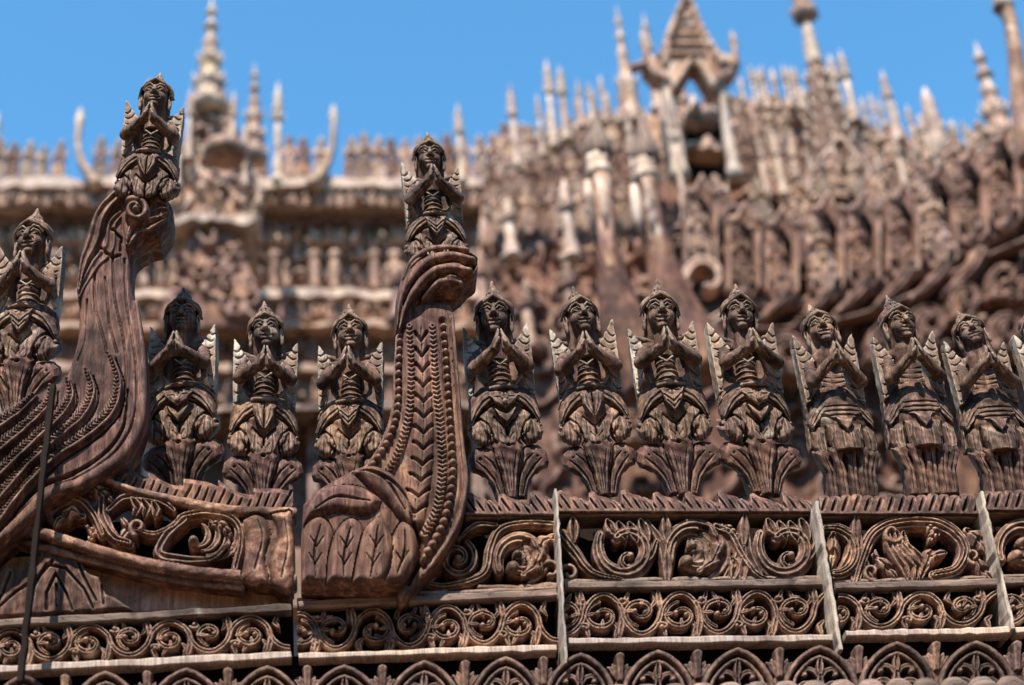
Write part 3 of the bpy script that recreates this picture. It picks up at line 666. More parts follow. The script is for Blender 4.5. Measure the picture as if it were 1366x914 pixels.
# ------------------------------------------------------------------ carved panels of the balustrade
def lerp(a, b, t): return a+(b-a)*t
def vine(R, x0, x1, yA, yB, n, o=1, w=4.6, H=17, seed=1):
    # waving stem with a curl in every bend, between heights yA(x) and yB(x)
    rs = np.random.RandomState(seed); u = (x1-x0)/n; st_ = []
    for q in np.linspace(x0-6, x1+6, 26*n):
        c_ = (yA(q)+yB(q))/2; a_ = (yB(q)-yA(q))/2-w+1; ph = (q-x0)/u; v_ = math.cos(math.pi*ph); st_.append((q, c_+o*a_*math.copysign(abs(v_)**.6, v_)))
    R.stroke(np.array(st_), (w*.95, w), (H*.85, H*.9), ribs=2, rib=.3, base=.62)
    for i in range(n):
        for half in (0, 1):
            cx_ = x0+(i+.5*half+.0)*u+u*0+rs.uniform(-1.5, 1.5) if False else x0+(i+half*.5)*u
        cx_ = x0+i*u+rs.uniform(-2.5, 2.5)
        for e, cc in ((1 if i % 2 == 0 else -1, cx_),):
            q = e*o                                                              # the stem is low (q>0) or high here; the curl fills the bowl
            top = yA(cc); bot = yB(cc); cy_ = (top+bot)/2; r_ = (bot-top)/2-w
            z_ = rs.uniform(.9, 1.08); m_ = 1 if rs.rand() < .7 else -1
            a = spiral(0, 0, r_*.80*z_, r_*.26, 100, 1.12+rs.uniform(-.1, .1), 28); a = np.stack([cc+m_*a[:, 0]*1.22, cy_-q*r_*.12+q*a[:, 1]*.98], 1)
            R.stroke(a, (w*.6, w*1.05, w*.62), (H*.7, H*1.0), ribs=2, rib=.3, base=.6); R.ball(a[-1], w*.95, H*1.15)
            for tt_ in (.22, .42, .62):
                e_ = a[int(tt_*27)]; c_ = a[-1]; d_ = (e_-c_)/(np.linalg.norm(e_-c_)+1e-6); R.leaf([tuple(e_+d_*w*.6), tuple(e_-d_*w*.8+np.array([2, -1])), tuple(e_-d_*w*1.9+np.array([4, -2])*m_)], w*.62, H*.9, veins=0, vd=.1)
            b = spiral(0, 0, r_*.36, r_*.12, 200, .8, 12); b = np.stack([cc+m_*(b[:, 0]-r_*.95), cy_-q*r_*.66-q*b[:, 1]*.6], 1); R.stroke(b, (w*.6, w*.5), H*.8); R.ball(b[-1], w*.75, H*.95)
            b = spiral(0, 0, r_*.3, r_*.1, -20, .8, 12); b = np.stack([cc+m_*(b[:, 0]+r_*.25), cy_+q*r_*.02+q*b[:, 1]], 1); R.ball(b[-1], w*.7, H*1.0)
            R.leaf([(cc+u*.5-3, cy_-q*(r_+w)), (cc+u*.5, cy_-q*r_*.55), (cc+u*.5+rs.uniform(-2, 3), cy_-q*r_*.1)], w*1.15, H*.95, veins=0, vd=.15)
            R.leaf([(cc+u*.5-9, cy_-q*(r_+w)), (cc+u*.5-5, cy_-q*r_*.7), (cc+u*.5-11, cy_-q*r_*.35)], w*.8, H*.8, veins=0, vd=.15)
            R.leaf([(cc+u*.5+9, cy_+q*(r_+w)), (cc+u*.5+5, cy_+q*r_*.72), (cc+u*.5+12, cy_+q*r_*.4)], w*.9, H*.8, veins=0, vd=.15)
            if rs.rand() < .6: R.leaf([(cc-m_*u*.2, cy_-q*(r_+w*.6)), (cc-m_*u*.1, cy_-q*r_*.75), (cc+m_*u*.08, cy_-q*r_*.8)], w*.75, H*.8, veins=0, vd=.1)
def acanthus(R, cx_, cy_, r_, q, H=20, open_=True, seed=0, m=1):
    """one big scroll: q=+1 opens at the top; m mirrors it"""
    rs = np.random.RandomState(seed); X_ = lambda p: [(cx_+m*(x-cx_), y) for x, y in p]
    a = spiral(cx_, cy_, r_, r_*.5, -150 if q > 0 else 150, -q*.95, 30); R.stroke(X_(a), (7, 12.5, 8), (H*.8, H), ribs=3, rib=.25, base=.45)
    if open_:
        for k in range(4):                                                    # toothed leaf hanging into the hole
            t = k/3; bx = cx_-r_*.55+t*r_*1.1; by = cy_-q*r_*(.86-.1*math.sin(t*3.1))
            R.leaf(X_([(bx-4, by-q*2), (bx+1, by+q*r_*.22), (bx+7, by+q*r_*(.42+.22*t))]), 9.5, H*1.05, veins=0, vd=.3)
        b = spiral(cx_+r_*.05, cy_+q*r_*.35, r_*.36, r_*.12, 20, q*.8, 16); R.stroke(X_(b), (6, 4), (H*.8, H), ribs=2); R.ball(X_([b[-1]])[0], 6, H*1.1)
        R.stroke(X_(spline([(cx_-r_*.6, cy_+q*r_*.55), (cx_, cy_+q*r_*.72), (cx_+r_*.75, cy_+q*r_*.3), (cx_+r_*1.0, cy_-q*r_*.25)], 8)), (4, 9.5, 4), (H*.7, H), ribs=2)
    else:
        for k in range(5):                                                    # overlapping crescents
            t = k/4; rr = r_*(.30+.62*t); b = spiral(cx_-r_*.22+t*r_*.34, cy_-q*r_*.08, rr, rr*.86, -75*q if q > 0 else 75, q*(.46), 16)
            R.stroke(X_(b), (2, 11, 1.5), (H*.7, H*(1.12-.08*k), H*.6), ribs=1, rib=.25, over=k > 1)
        R.ball(X_([(cx_-r_*.3, cy_-q*r_*.42)])[0], 9.5, H*1.2); R.ball(X_([(cx_-r_*.12, cy_+q*r_*.12)])[0], 7, H*1.1)
        R.leaf(X_([(cx_+r_*.1, cy_-q*r_*.75), (cx_+r_*.55, cy_-q*r_*.45), (cx_+r_*.8, cy_+q*r_*.1), (cx_+r_*.5, cy_+q*r_*.75)]), 11, H*1.05, veins=3, vd=.14)
def link_leaf(R, x, y0, y1, q, H=16, seed=0):
    yt, yb = (y0, y1) if q > 0 else (y1, y0)
    R.leaf([(x, yt), (x, lerp(yt, yb, .25)), (x-1, lerp(yt, yb, .46))], 9, H*1.1, veins=0, vd=.12)
    R.leaf([(x-3, yb), (x-1, lerp(yb, yt, .2)), (x+1, lerp(yb, yt, .45))], 9, H, veins=0, vd=.2)
    for s_ in (-1, 1): R.stroke(spline([(x+s_*3, lerp(yt, yb, .3)), (x+s_*8, lerp(yt, yb, .6)), (x+s_*26, lerp(yt, yb, .93))], 6), (8, 8, 4), (H, H*.7), ribs=2)
    for s_ in (-1, 1): R.stroke([(x+s_*20, lerp(yb, yt, .12)), (x+s_*32, lerp(yb, yt, .3)), (x+s_*27, lerp(yb, yt, .5))], (3, 5, 2), H*.7, ribs=1)
def crest(R, x0, x1, ytop, ybot, per, slope, H=20, seed=0, style=0):
    X, Y = R.X, R.Y; rs = np.random.RandomState(seed)
    ph = ((X-x0)/per) % 1.0; k = np.floor((X-x0)/per)
    base = ytop(X); bot = ybot(X)
    if style == 0: top = base+1+13*ph**1.6-4*np.exp(-((ph-.14)/.12)**2)+2*np.sin(k*2.3)
    else: top = base+3-4.5*np.sqrt(np.clip(1-(2*ph-1)**2, 0, 1))+1.5*np.sin(k*1.7)
    m = np.minimum(np.minimum(Y-top, bot-Y), np.minimum(X-x0, x1-X)); R.m = np.maximum(R.m, m)
    h = H*(.62+.38*np.sqrt(np.clip(np.minimum(Y-top, 9)/9, 0, 1)))*(1.12-.30*(bot-Y)/(bot-base+1))
    gx = X+slope*(Y-bot); per2 = 11.5 if style == 0 else per
    c = ((gx+1.5*np.sin(gx*.05+seed))/per2) % 1.0
    w_ = np.clip(1-np.abs(c-.5)/.2, 0, 1)*np.clip((Y-top-(8 if style == 0 else 4))/8, 0, 1)*np.clip((bot-Y-3)/4, 0, 1)
    h = h-9*w_
    if style == 0: h -= 5*np.clip(1-np.abs(ph-1+(bot-Y)/70)/.05, 0, 1)
    R.h = np.maximum(R.h, np.where(m > -2, h, -1e3))
def ln(a, b): return lambda x: a[1]+(np.asarray(x)-a[0])*(b[1]-a[1])/(b[0]-a[0])
CARVE = wood('carved_panel_teak', (.024, .012, .010), (.125, .066, .046), (.44, .27, .18), .15, (.70, .57, .43), gs=(6, 11, 6), wear=.42)
PANELS = [  # x0,x1, crest top line, crest bottom line, upper frieze (y at x0,x1 top/bottom), mid rail, lower frieze, bottom rail
 dict(x=(398, 742), cx=(622, 742), cr=((620, 655), (742, 655)), cb=688, uf=(566, 742, 694, 785), mid=((398, 801), (742, 785)), bot=((398, 871), (742, 859)), st=0,
      label='carved balustrade panel under the beaded finial, between dark gap and first pale strip'),
 dict(x=(753, 1110), cx=(743, 1083), cr=((745, 652), (1085, 655)), cb=684, uf=(748, 1092, 690, 776), mid=((753, 776), (1106, 771)), bot=((757, 851), (1116, 846)), st=0,
      label='longest carved balustrade panel, its crest under the third praying statue right of the finial'),
 dict(x=(1120, 1336), cx=(1094, 1308), cr=((1094, 658), (1308, 656)), cb=687, uf=(1100, 1324, 692, 774), mid=((1114, 777), (1334, 771)), bot=((1128, 841), (1350, 836)), st=1,
      label='short carved balustrade panel with scalloped crest, between the two leaning strips at the right'),
 dict(x=(1345, 1560), cx=(1312, 1540), cr=((1312, 652), (1540, 650)), cb=682, uf=(1324, 1550, 688, 768), mid=((1340, 770), (1560, 764)), bot=((1354, 836), (1570, 829)), st=1,
      label='carved balustrade panel cut by the right picture edge, with a pale broken corner'),
]
def balust(i, d):
    x0, x1 = d['x']; t = thing('balustrade_panel', W((x0+x1)/2, d['bot'][0][1]+12, 0), d['label'], 'panel', 'carved panels of the balustrade')
    mt = ln(*d['mid']); bt = ln(*d['bot'])
    rail([d['mid'][0], d['mid'][1]], [(d['mid'][0][0]+1, d['mid'][0][1]+9), (d['mid'][1][0]+2, d['mid'][1][1]+10)], -.0305, .0345, 'middle_rail', TEAK_RAIL, t, seed=i, jit=.0007)
    rail([(d['mid'][0][0], d['mid'][0][1]+1.5), (d['mid'][1][0], d['mid'][1][1]+1.5)], [(d['mid'][0][0], d['mid'][0][1]+8), (d['mid'][1][0], d['mid'][1][1]+8)], .03, .060, 'rail_shade_filler', DARKW, t, seed=i)  # near-black filler: shade under the middle rail put in as colour
    rail([(d['bot'][0][0], d['bot'][0][1]+1.5), (d['bot'][1][0], d['bot'][1][1]+1.5)], [(d['bot'][0][0], d['bot'][0][1]+7.5), (d['bot'][1][0], d['bot'][1][1]+7.5)], .03, .066, 'rail_shade_filler', DARKW, t, seed=i)  # same painted shade behind the bottom rail
    rail([(d['mid'][0][0]-2, d['mid'][0][1]-4), (d['mid'][1][0], d['mid'][1][1]-4)], [(d['mid'][0][0]-2, d['mid'][0][1]+1), (d['mid'][1][0], d['mid'][1][1]+1)], .02, .065, 'rail_lip', TEAK, t, seed=i+5)
    rail([d['bot'][0], d['bot'][1]], [(d['bot'][0][0]+1, d['bot'][0][1]+8), (d['bot'][1][0]+1, d['bot'][1][1]+9)], -.0365, .0435, 'bottom_rail', SILL, t, seed=i+9)
    c0, c1 = d['cx']
    rail([(c0, d['cb']-1), (c1, d['cb']-1)], [(c0+1, d['cb']+3.5), (c1+1, d['cb']+3.5)], .03, .075, 'crest_rail', TEAK_RAIL, t, seed=i+13)
    R = Relief(c0-4, d['cr'][0][1]-12, c1+4, d['cb']+4, 1.1)
    crest(R, c0, c1, ln(*d['cr']), lambda X: d['cb']+0*X, 43 if d['st'] == 0 else 14.5, -.62 if d['st'] == 0 else .35, 22, i, d['st'])
    R.noise(.8, .15, i); R.build('leaf_crest', TEAK, t, -.012, D=10)
    # lower frieze
    ya = lambda x: mt(x)+14; yb = lambda x: bt(x)-1
    R = Relief(x0-2, float(min(ya(x0), ya(x1)))-4, x1+4, float(max(yb(x0), yb(x1)))+4, 1.0)
    n = max(2, int(round((x1-x0)/52.0))); vine(R, x0+1, x1+2, ya, yb, n, 1 if i % 2 else -1, seed=i+20); R.noise(.5, .3, i)
    R.m = np.minimum(R.m, np.minimum(R.Y-ya(R.X)+4, yb(R.X)+3-R.Y)); R.m = np.minimum(R.m, np.minimum(R.X-x0+2, x1+3-R.X))
    R.build('scroll_frieze', CARVE, t, -.03, D=9)
    # upper frieze
    u0, u1, a, b = d['uf']; R = Relief(u0-6, a-6, u1+10, b+8, 1.15); cy_ = (a+b)/2-1; r_ = (b-a)/2-3
    if i == 0:
        R.stroke(spiral(610, 745, 27, 7, -60, 1.5, 30), (5, 7, 4), (13, 19), ribs=2); R.ball((611, 746), 6.5, 21)
        R.stroke(spline([(570, 778), (600, 780), (645, 765), (655, 730), (668, 706), (700, 698), (742, 700)], 8), (5, 8, 6), (14, 18), ribs=3)
        R.stroke(spline([(612, 718), (635, 700), (662, 700)], 8), (3, 6, 4), 15, ribs=2)
        acanthus(R, 694, 745, 32, -1, 21, False, 3); R.leaf([(742, 716), (724, 724), (716, 742), (722, 764)], 12, 20, veins=2)
        R.stroke(spiral(735, 762, 16, 5, 180, .8, 14), (5, 4), 17); R.stroke([(640, 782), (690, 783), (742, 780)], (4, 7), 12)
        R.leaf([(568, 776), (585, 750), (596, 725), (590, 700)], 10, 15, veins=2)
    elif i == 1:
        R.stroke(spline([(750, 712), (768, 735), (790, 762), (830, 773)], 8), (9, 7, 4), (16, 18), ribs=3); R.leaf([(764, 690), (766, 705), (766, 722)], 9, 17, veins=0)
        R.stroke(spiral(760, 764, 13, 4, 200, .9, 14), (4, 4), 15)
        acanthus(R, 836, 732, r_, 1, 20, True, 1); link_leaf(R, 890, b+1, a-3, 1, 18)
        acanthus(R, 928, 733, r_, -1, 21, False, 2)
        R.stroke(spline([(955, 702), (975, 712), (990, 740), (1012, 768), (1040, 775)], 8), (8, 8, 4), (17, 19), ribs=3); link_leaf(R, 993, a-3, b+1, 1, 17)
        R.leaf([(978, 772), (982, 755), (975, 742)], 9, 18, veins=0); R.leaf([(958, 706), (968, 702), (985, 716)], 8, 17)
        acanthus(R, 1050, 731, r_, 1, 20, True, 5)
    elif i == 2:
        R.stroke(spiral(1112, 738, 36, 28, -110, .55, 20), (7, 10, 8), (17, 20), ribs=4); R.leaf([(1112, 712), (1112, 735), (1108, 758)], 11, 17, veins=2); link_leaf(R, 1142, a-3, b+1, 1, 17)
        R.stroke(spline([(1140, 778), (1150, 745), (1165, 712), (1195, 697), (1245, 696), (1275, 712), (1287, 735), (1275, 760), (1245, 768)], 8), (8, 11, 8), (17, 21), ribs=4)
        for k in range(4): R.leaf([(1180+k*8, 706+2*k), (1190+k*6, 730), (1205+k*10, 755), (1212+k*5, 774)], 8.5, 18+k, veins=0, vd=.3)
        R.leaf([(1232, 762), (1240, 742), (1262, 738)], 11, 20, veins=2); R.stroke(spiral(1190, 712, 14, 5, 30, .8, 14), (5, 4), 19)
        R.leaf([(1166, 740), (1180, 752), (1198, 772)], 9, 16, veins=2); R.leaf([(1235, 700), (1248, 710), (1240, 722)], 8, 18); R.stroke(spiral(1163, 762, 11, 5, 90, .8, 12), (4, 3), 15)
        R.leaf([(1290, 706), (1305, 716), (1316, 736)], 12, 15, veins=2); R.leaf([(1300, 740), (1308, 756), (1326, 774)], 11, 16, veins=2); R.stroke(spiral(1298, 742, 10, 4, 90, .9, 12), (5, 3), 18)
    else:
        for k, c in enumerate((1366, 1440, 1515)): acanthus(R, c, 728, 34, 1 if k % 2 else -1, 19, k % 2 == 1, k+9); link_leaf(R, c+38, a-3, b+1, 1, 16)
    R.noise(.7, .2, i+2); R.m = np.minimum(R.m, np.minimum(R.Y-a+5, mt(R.X)+1-R.Y)); R.build('acanthus_frieze', CARVE, t, -.02, D=11)
    if i == 0: bd = [(404, 800), (742, 690)]
    q = [(u0-3, a-8), (u1+4, a-8), (x1+2, d['bot'][1][1]+4), (x0-2, d['bot'][0][1]+4)]
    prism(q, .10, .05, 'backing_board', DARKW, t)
    return t
for i, d in enumerate(PANELS): balust(i, d)

# left panel under the sweeping finial: its upper frieze sits in a curved frame like a boat
t = thing('balustrade_panel', W(200, 898, 0), 'carved balustrade panel at the left with a boat shaped curved frame of scrollwork', 'panel', 'carved panels of the balustrade')
rail([(-40, 828), (388, 805)], [(-40, 838), (389, 815)], -.0305, .0345, 'middle_rail', TEAK_RAIL, t, seed=3)
rail([(-40, 889), (388, 868)], [(-40, 899), (389, 878)], -.0365, .0435, 'bottom_rail', SILL, t, seed=4)
for a_, b_ in ((829.5, 806.5), (890.5, 869.5)): rail([(-40, a_), (388, b_)], [(-40, a_+6.5), (388, b_+6.5)], .03, .060 if a_ < 850 else .066, 'rail_shade_filler', DARKW, t, seed=6)  # near-black strips painted as the shade behind both rails
m0 = ln((-40, 828), (388, 805)); b0 = ln((-40, 889), (388, 868))
R = Relief(-44, 808, 392, 900, 1.0); vine(R, -40, 386, lambda x: m0(x)+12, lambda x: b0(x)-1, 8, 1, seed=31)
R.m = np.minimum(R.m, np.minimum(R.Y-m0(R.X)-8, b0(R.X)+2-R.Y)); R.m = np.minimum(R.m, 387-R.X); R.noise(.5, .3, 2); R.build('scroll_frieze', CARVE, t, -.03, D=9)
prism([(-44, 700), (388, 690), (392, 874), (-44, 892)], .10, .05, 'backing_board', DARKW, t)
R = Relief(-44, 660, 394, 815, 1.3)                                            # plain fascia board with the fresh grain
R.poly([(-42, 745), (60, 740), (130, 752), (240, 775), (388, 785), (388, 806), (-42, 829)], 8, edge=3); R.noise(.6, .05, 3); R.build('fascia_board', TEAK_TAN, t, .0, D=10)
R = Relief(-44, 700, 200, 830, 1.15)                                           # pointed leaf palmette
R.poly([(-42, 760), (-20, 745), (0, 758), (10, 750), (22, 768), (36, 742), (48, 752), (55, 728), (68, 722), (84, 735), (92, 742), (103, 736), (112, 756), (122, 764), (133, 768), (140, 790), (152, 794), (164, 802), (178, 812), (-42, 826)], 17, edge=5)
for p in ([(62, 812), (62, 790), (74, 765), (88, 790), (96, 812)], [(40, 812), (46, 780), (62, 752), (88, 758), (112, 785), (124, 810)], [(70, 748), (50, 770), (20, 790), (0, 808)], [(104, 748), (112, 770), (128, 800)], [(136, 780), (138, 805)], [(14, 762), (4, 790), (-8, 812)], [(75, 780), (76, 808)]): R.groove(p, (3, 2.2), 8)
R.noise(.6, .2, 1); R.build('palmette', TEAK, t, -.02, D=10)
R = Relief(10, 625, 396, 800, 1.15)
def arcs(pts): return spline(pts, 8)
R.stroke(arcs([(24, 706), (60, 712), (110, 728), (170, 745), (240, 760), (320, 768), (392, 772)]), 6.5, 26, base=.8, hatch=None)
R.stroke(arcs([(24, 717), (110, 740), (170, 756), (240, 771), (322, 780)]), 4.5, 15, base=.8)
R.stroke(arcs([(140, 640), (180, 654), (240, 668), (310, 680), (392, 683)]), (3.5, 6, 6), 24, base=.8)
R.poly([(322, 690), (350, 682), (392, 684), (392, 787), (352, 780), (320, 772), (326, 730)], 18, edge=7)
for pl_, hh_ in (([(324, 692), (340, 684), (354, 690), (362, 712), (354, 745), (358, 779), (322, 772), (329, 730)], 24), ([(360, 686), (378, 682), (391, 690), (391, 784), (364, 781), (360, 748), (370, 712)], 27)): R.poly([tuple(p) for p in spline(pl_+[pl_[0]], 5)[:-1]], hh_, edge=12, base=.55, over=True)
R.groove(arcs([(344, 694), (350, 720), (340, 760)]), (.8, 2.2), 4); R.groove(arcs([(380, 694), (384, 730), (376, 772)]), (.8, 2.2), 4)
R.stroke(arcs([(72, 700), (64, 682), (78, 666), (104, 664), (124, 684), (136, 712)]), (4, 9, 7), (18, 24), ribs=3); R.leaf([(112, 688), (96, 680), (78, 694), (72, 704)], 9, 24, veins=2)
R.stroke(arcs([(118, 650), (134, 662), (136, 690), (152, 716), (172, 724)]), (7, 11, 7), (20, 26), ribs=3); R.leaf([(118, 640), (128, 652), (150, 668)], 10, 25)
R.stroke(arcs([(144, 678), (165, 662), (195, 662), (216, 668), (232, 680)]), (5, 8, 4), (20, 24), ribs=2)
for k in range(3): R.leaf([(176+k*14, 664+k*3), (184+k*12, 676+k*2), (178+k*14, 690)], 7.5, 25, veins=0)
R.leaf([(158, 724), (172, 706), (162, 690)], 9, 25, veins=2); R.stroke(spiral(184, 703, 12, 4, 120, .8, 12), (6, 4), 24)
R.stroke(arcs([(180, 704), (205, 710), (230, 700), (246, 686), (280, 682), (312, 692), (322, 718), (314, 758)]), (5, 8, 7), (20, 24), ribs=3)
R.stroke(arcs([(246, 690), (222, 712), (212, 736), (236, 744), (280, 745), (304, 726)]), (7, 9, 3), (20, 25), ribs=2)
for k in range(4): R.stroke(spiral(262+k*7, 712, 16+6*k, 15+6*k, -60, .42, 12), (2, 5.5, 1.5), 24-k, ribs=1)
R.ball((258, 721), 7.5, 29); R.leaf([(280, 698), (296, 700), (310, 716)], 8, 24); R.leaf([(118, 722), (124, 708), (114, 698)], 6, 20)
R.leaf([(312, 740), (306, 728), (312, 715)], 7, 18)
R.noise(.7, .2, 9); R.build('boat_frame_scrollwork', CARVE, t, -.035, D=11)
R = Relief(135, 612, 396, 692, 1.1)                                            # broken leafy crest over the boat frame
X, Y = R.X, R.Y; bot = 650+(X-150)*.145-np.clip(X-300, 0, 200)*.08; top = bot-22-5*np.sin((X-150)*.062)-9*(1-((X-150)/47.) % 1)**1.5+14*np.clip((175-X)/30, 0, 1)
m = np.minimum(np.minimum(Y-top, bot+4-Y), np.minimum(X-140, 391-X)); h = 24*(.6+.4*np.sqrt(np.clip((Y-top)/9, 0, 1)))
c = ((X+.45*(Y-bot)+2*np.sin(X*.09))/12.) % 1; h = h-8*np.clip(1-np.abs(c-.5)/.17, 0, 1)*np.clip((Y-top-8)/7, 0, 1)
R.m = m; R.h = h; R.noise(.7, .2, 4); R.build('leaf_crest', TEAK, t, -.01, D=9)

# ------------------------------------------------------------------ joint strips, dark pole
def strip(q, y, d, lab, mat=EDGE, name='joint_strip'):
    o = rail([q[0], q[3]], [q[1], q[2]], y, d, name, mat, None, n=18, jit=.0022, seed=int(q[0][0])); tag(o, lab, 'strip', 'thin strips covering the panel joints'); return o
def vstrip(x0, y0, x1, y1, w, y, d, lab, mat=EDGE, name='joint_strip', cat='strip', group='thin strips covering the panel joints'):
    n = 26; tt = np.linspace(0, 1, n); yf = y-d; R_ = np.random.RandomState(abs(int(x0))); V = []
    X = lerp(x0, x1, tt)+R_.normal(0, .5, n); Y = lerp(y0, y1, tt); ww = w*(1+R_.normal(0, .12, n))
    a = W(X-ww/2, Y, yf); b = W(X+ww/2, Y, yf)
    rows = [a+np.array([0, d, 0]), a+np.array([0, .004, 0]), a+np.array([.0015, 0, 0]), b-np.array([.0015, 0, 0]), b+np.array([0, .004, 0]), b+np.array([0, d, 0])]
    V = np.concatenate(rows); Q = [(k*n+i, k*n+i+1, ((k+1) % 6)*n+i+1, ((k+1) % 6)*n+i) for k in range(6) for i in range(n-1)]
    Q.append(tuple(k*n for k in range(6))); Q.append(tuple(k*n+n-1 for k in range(5, -1, -1)))
    o = put(name, V, [tuple(reversed(q)) for q in Q] if False else Q, mat, None, smooth=False); tag(o, lab, cat, group); return o
vstrip(742, 652, 756, 884, 3.8, .05, .165, 'pale edged strip over the middle joint, left of the longest panel')
vstrip(1090, 668, 1122, 866, 5.4, .05, .165, 'long leaning whitish strip over the joint left of the scalloped crest')
vstrip(1310, 655, 1353, 838, 4.2, .05, .15, 'leaning pale strip over the joint near the right picture edge')
vstrip(70, 512, 26, 908, 8.5, -.17, .02, 'thin dark rod standing upright in front of the carved feathers at the left', DARKW, 'dark_rod', 'rod', None)

# ------------------------------------------------------------------ pointed arch cresting below
FRO = wood('arch_teak', (.022, .012, .010), (.10, .056, .042), (.30, .18, .128), .08, gs=(11, 11, 2), wear=.26)
def arch(x, y, s, lab):
    R = Relief(x-60*s, y-8, x+60*s, y+95, 1.1); wj = rnd.uniform(-1.6, 1.6); sk = rnd.uniform(-.04, .04); hj = rnd.uniform(.95, 1.06); A = lambda p: [(x+wj+a*s*hj+b*sk, y+b*s) for a, b in p]
    for q in (-1, 1):
        R.stroke(spline(A([(0, 3), (q*14, 9), (q*30, 22), (q*43, 42), (q*47, 66), (q*48, 92)]), 8), 4.3*s, 16, base=.6)
        R.stroke(spline(A([(0, 14), (q*12, 19), (q*26, 32), (q*35, 50), (q*38, 92)]), 8), 3.0*s, 12, base=.6)
        R.stroke(spline(A([(q*2, 40), (q*8, 32), (q*18, 30), (q*22, 38)]), 6), (3, 3.6, 3), 12, ribs=1); R.ball(A([(q*20, 38)])[0], 4, 13)
        R.stroke(spline(A([(q*2, 66), (q*10, 52), (q*22, 50), (q*32, 58)]), 6), (3, 5, 3), 12, ribs=1)
        R.leaf(A([(q*5, 80), (q*18, 66), (q*33, 72)]), 6, 11)
    R.leaf(A([(0, 16), (0, 26), (0, 40)]), 5.5, 14, veins=0); R.leaf(A([(0, 38), (0, 60), (0, 92)]), 7.5, 13, veins=0)
    R.m = np.minimum(R.m, np.minimum(R.X-x+52*s, x+52*s-R.X)); R.noise(.4, .3, x)
    t = thing('pointed_arch', W(x, y+90, 0), lab, 'arch', 'row of carved pointed arches at the bottom'); R.build('arch_tracery', FRO, t, -.075, D=8)
    R = Relief(x+53*s-26*s, y-6, x+53*s+26*s, y+95, 1.1); B = lambda p: [(x+53*s+a*s, y+b*s) for a, b in p]
    for a_, w_ in ((-15, 4.5), (-9, 5.5), (9, 5.5), (15, 4.5)): R.leaf(B([(0, 40), (a_*.8, 22), (a_*1.15, 8+abs(a_)*.7)]), w_, 14, veins=0, vd=.1)
    R.poly(B([(-7, 3), (-5, 0), (0, -2), (5, 0), (7, 3), (6, 14), (5, 40), (-5, 40), (-6, 14)]), 16, 3)
    R.poly(B([(-3, 22), (3, 22), (10, 50), (13, 94), (-13, 94), (-10, 50)]), 11, 3); R.noise(.4, .3, x); R.build('leaf_tuft', FRO, t, -.07, D=8); return t
AX = [(-78, 906), (32, 901), (142, 896), (250, 892), (358, 889), (458, 888), (567, 882), (673, 877), (776, 872), (878, 868), (986, 865), (1093, 862), (1196, 857), (1303, 856), (1410, 852)]
NM = ['first', 'second', 'third', 'fourth', 'fifth', 'sixth', 'seventh', 'eighth', 'ninth', 'tenth', 'eleventh', 'twelfth', 'thirteenth']
for i, (x, y) in enumerate(AX):
    lab = 'pointed arch cut at the left picture edge below the lowest rail' if i == 0 else ('last pointed arch, cut at the right picture edge' if i == len(AX)-1 else '%s whole pointed arch from the left in the row under the bottom rail' % NM[i-1])
    arch(x, y, (AX[min(i+1, 14)][0]-AX[max(i-1, 0)][0])/(2 if 0 < i < 14 else 1)/106.0, lab)
bd = thing('bead_moulding', W(700, 940, -.1), 'row of large round wooden beads below the pointed arches, cut by the bottom edge', 'moulding')
bt_ = ln((1345, 914), (830, 926)); k = 0
bv, bf = lathe([(0.001, -.5), (.3, -.46), (.5, -.2), (.54, .0), (.5, .2), (.3, .42), (.001, .5)], 18)
bme = None
for i in range(40):
    x = 1460-i*37.3; p = W(x, float(bt_(x))+4, -.13); 
    if bme is None: bme = mesh_data('bead', bv*np.array([.068, .05, .062]), bf, True, TEAK_RAIL)
    o = bpy.data.objects.new('bead', bme); link(o); o.parent = bd; o.location = Vector(p.tolist())-bd.location
prism([(-90, 950), (1470, 915), (1470, 1010), (-90, 1045)], .06, .16, 'bead_backing', TEAK, bd)
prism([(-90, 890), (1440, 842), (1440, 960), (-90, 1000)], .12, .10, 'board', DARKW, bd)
fw_ = prism([(-110, 1052), (1480, 1017), (1480, 1700), (-110, 1740)], .12, .10, 'fascia_wall', TEAK, None); tag(fw_, 'dark wooden wall boards below the bead moulding, under the picture', 'wall')

# ------------------------------------------------------------------ left sweeping finial
t = thing('corner_finial', W(90, 720, 0), 'tall sweeping finial of carved feathers with a scroll top at the left edge', 'finial')
R = Relief(-50, 235, 245, 760, 1.35)
neck = [(157, 268), (134, 292), (116, 338), (105, 385), (104, 430), (100, 458), (86, 498), (64, 512), (30, 530), (0, 546), (-48, 575), (-48, 752), (0, 728), (35, 692), (69, 667), (103, 649), (140, 632), (172, 602), (190, 555), (193, 490), (184, 420), (176, 380), (178, 338), (200, 322), (226, 302), (228, 268), (200, 250)]
R.poly([tuple(p) for p in spline(neck+[neck[0]], 5)[:-1]], 26, edge=16, base=.45)
for p in ([(128, 340), (126, 400), (138, 450), (142, 470)], [(150, 320), (152, 390), (164, 450), (168, 500), (160, 560)], [(166, 345), (168, 400), (176, 450), (182, 500), (178, 560), (150, 606), (110, 634), (60, 655), (20, 690), (-10, 712)], [(116, 400), (114, 450), (104, 480)], [(140, 370), (146, 430), (156, 470)]): R.groove(spline(p, 6), (2.2, 2.6), 5)
R.stroke(spline([(181, 400), (190, 470), (188, 550), (164, 602), (112, 640), (62, 660), (20, 700), (-20, 730)], 8), (3, 8, 8), (24, 31), base=.7)
R.groove(spline([(170, 520), (164, 570), (138, 605), (100, 630), (50, 652), (0, 700)], 8), (2, 5), 11)
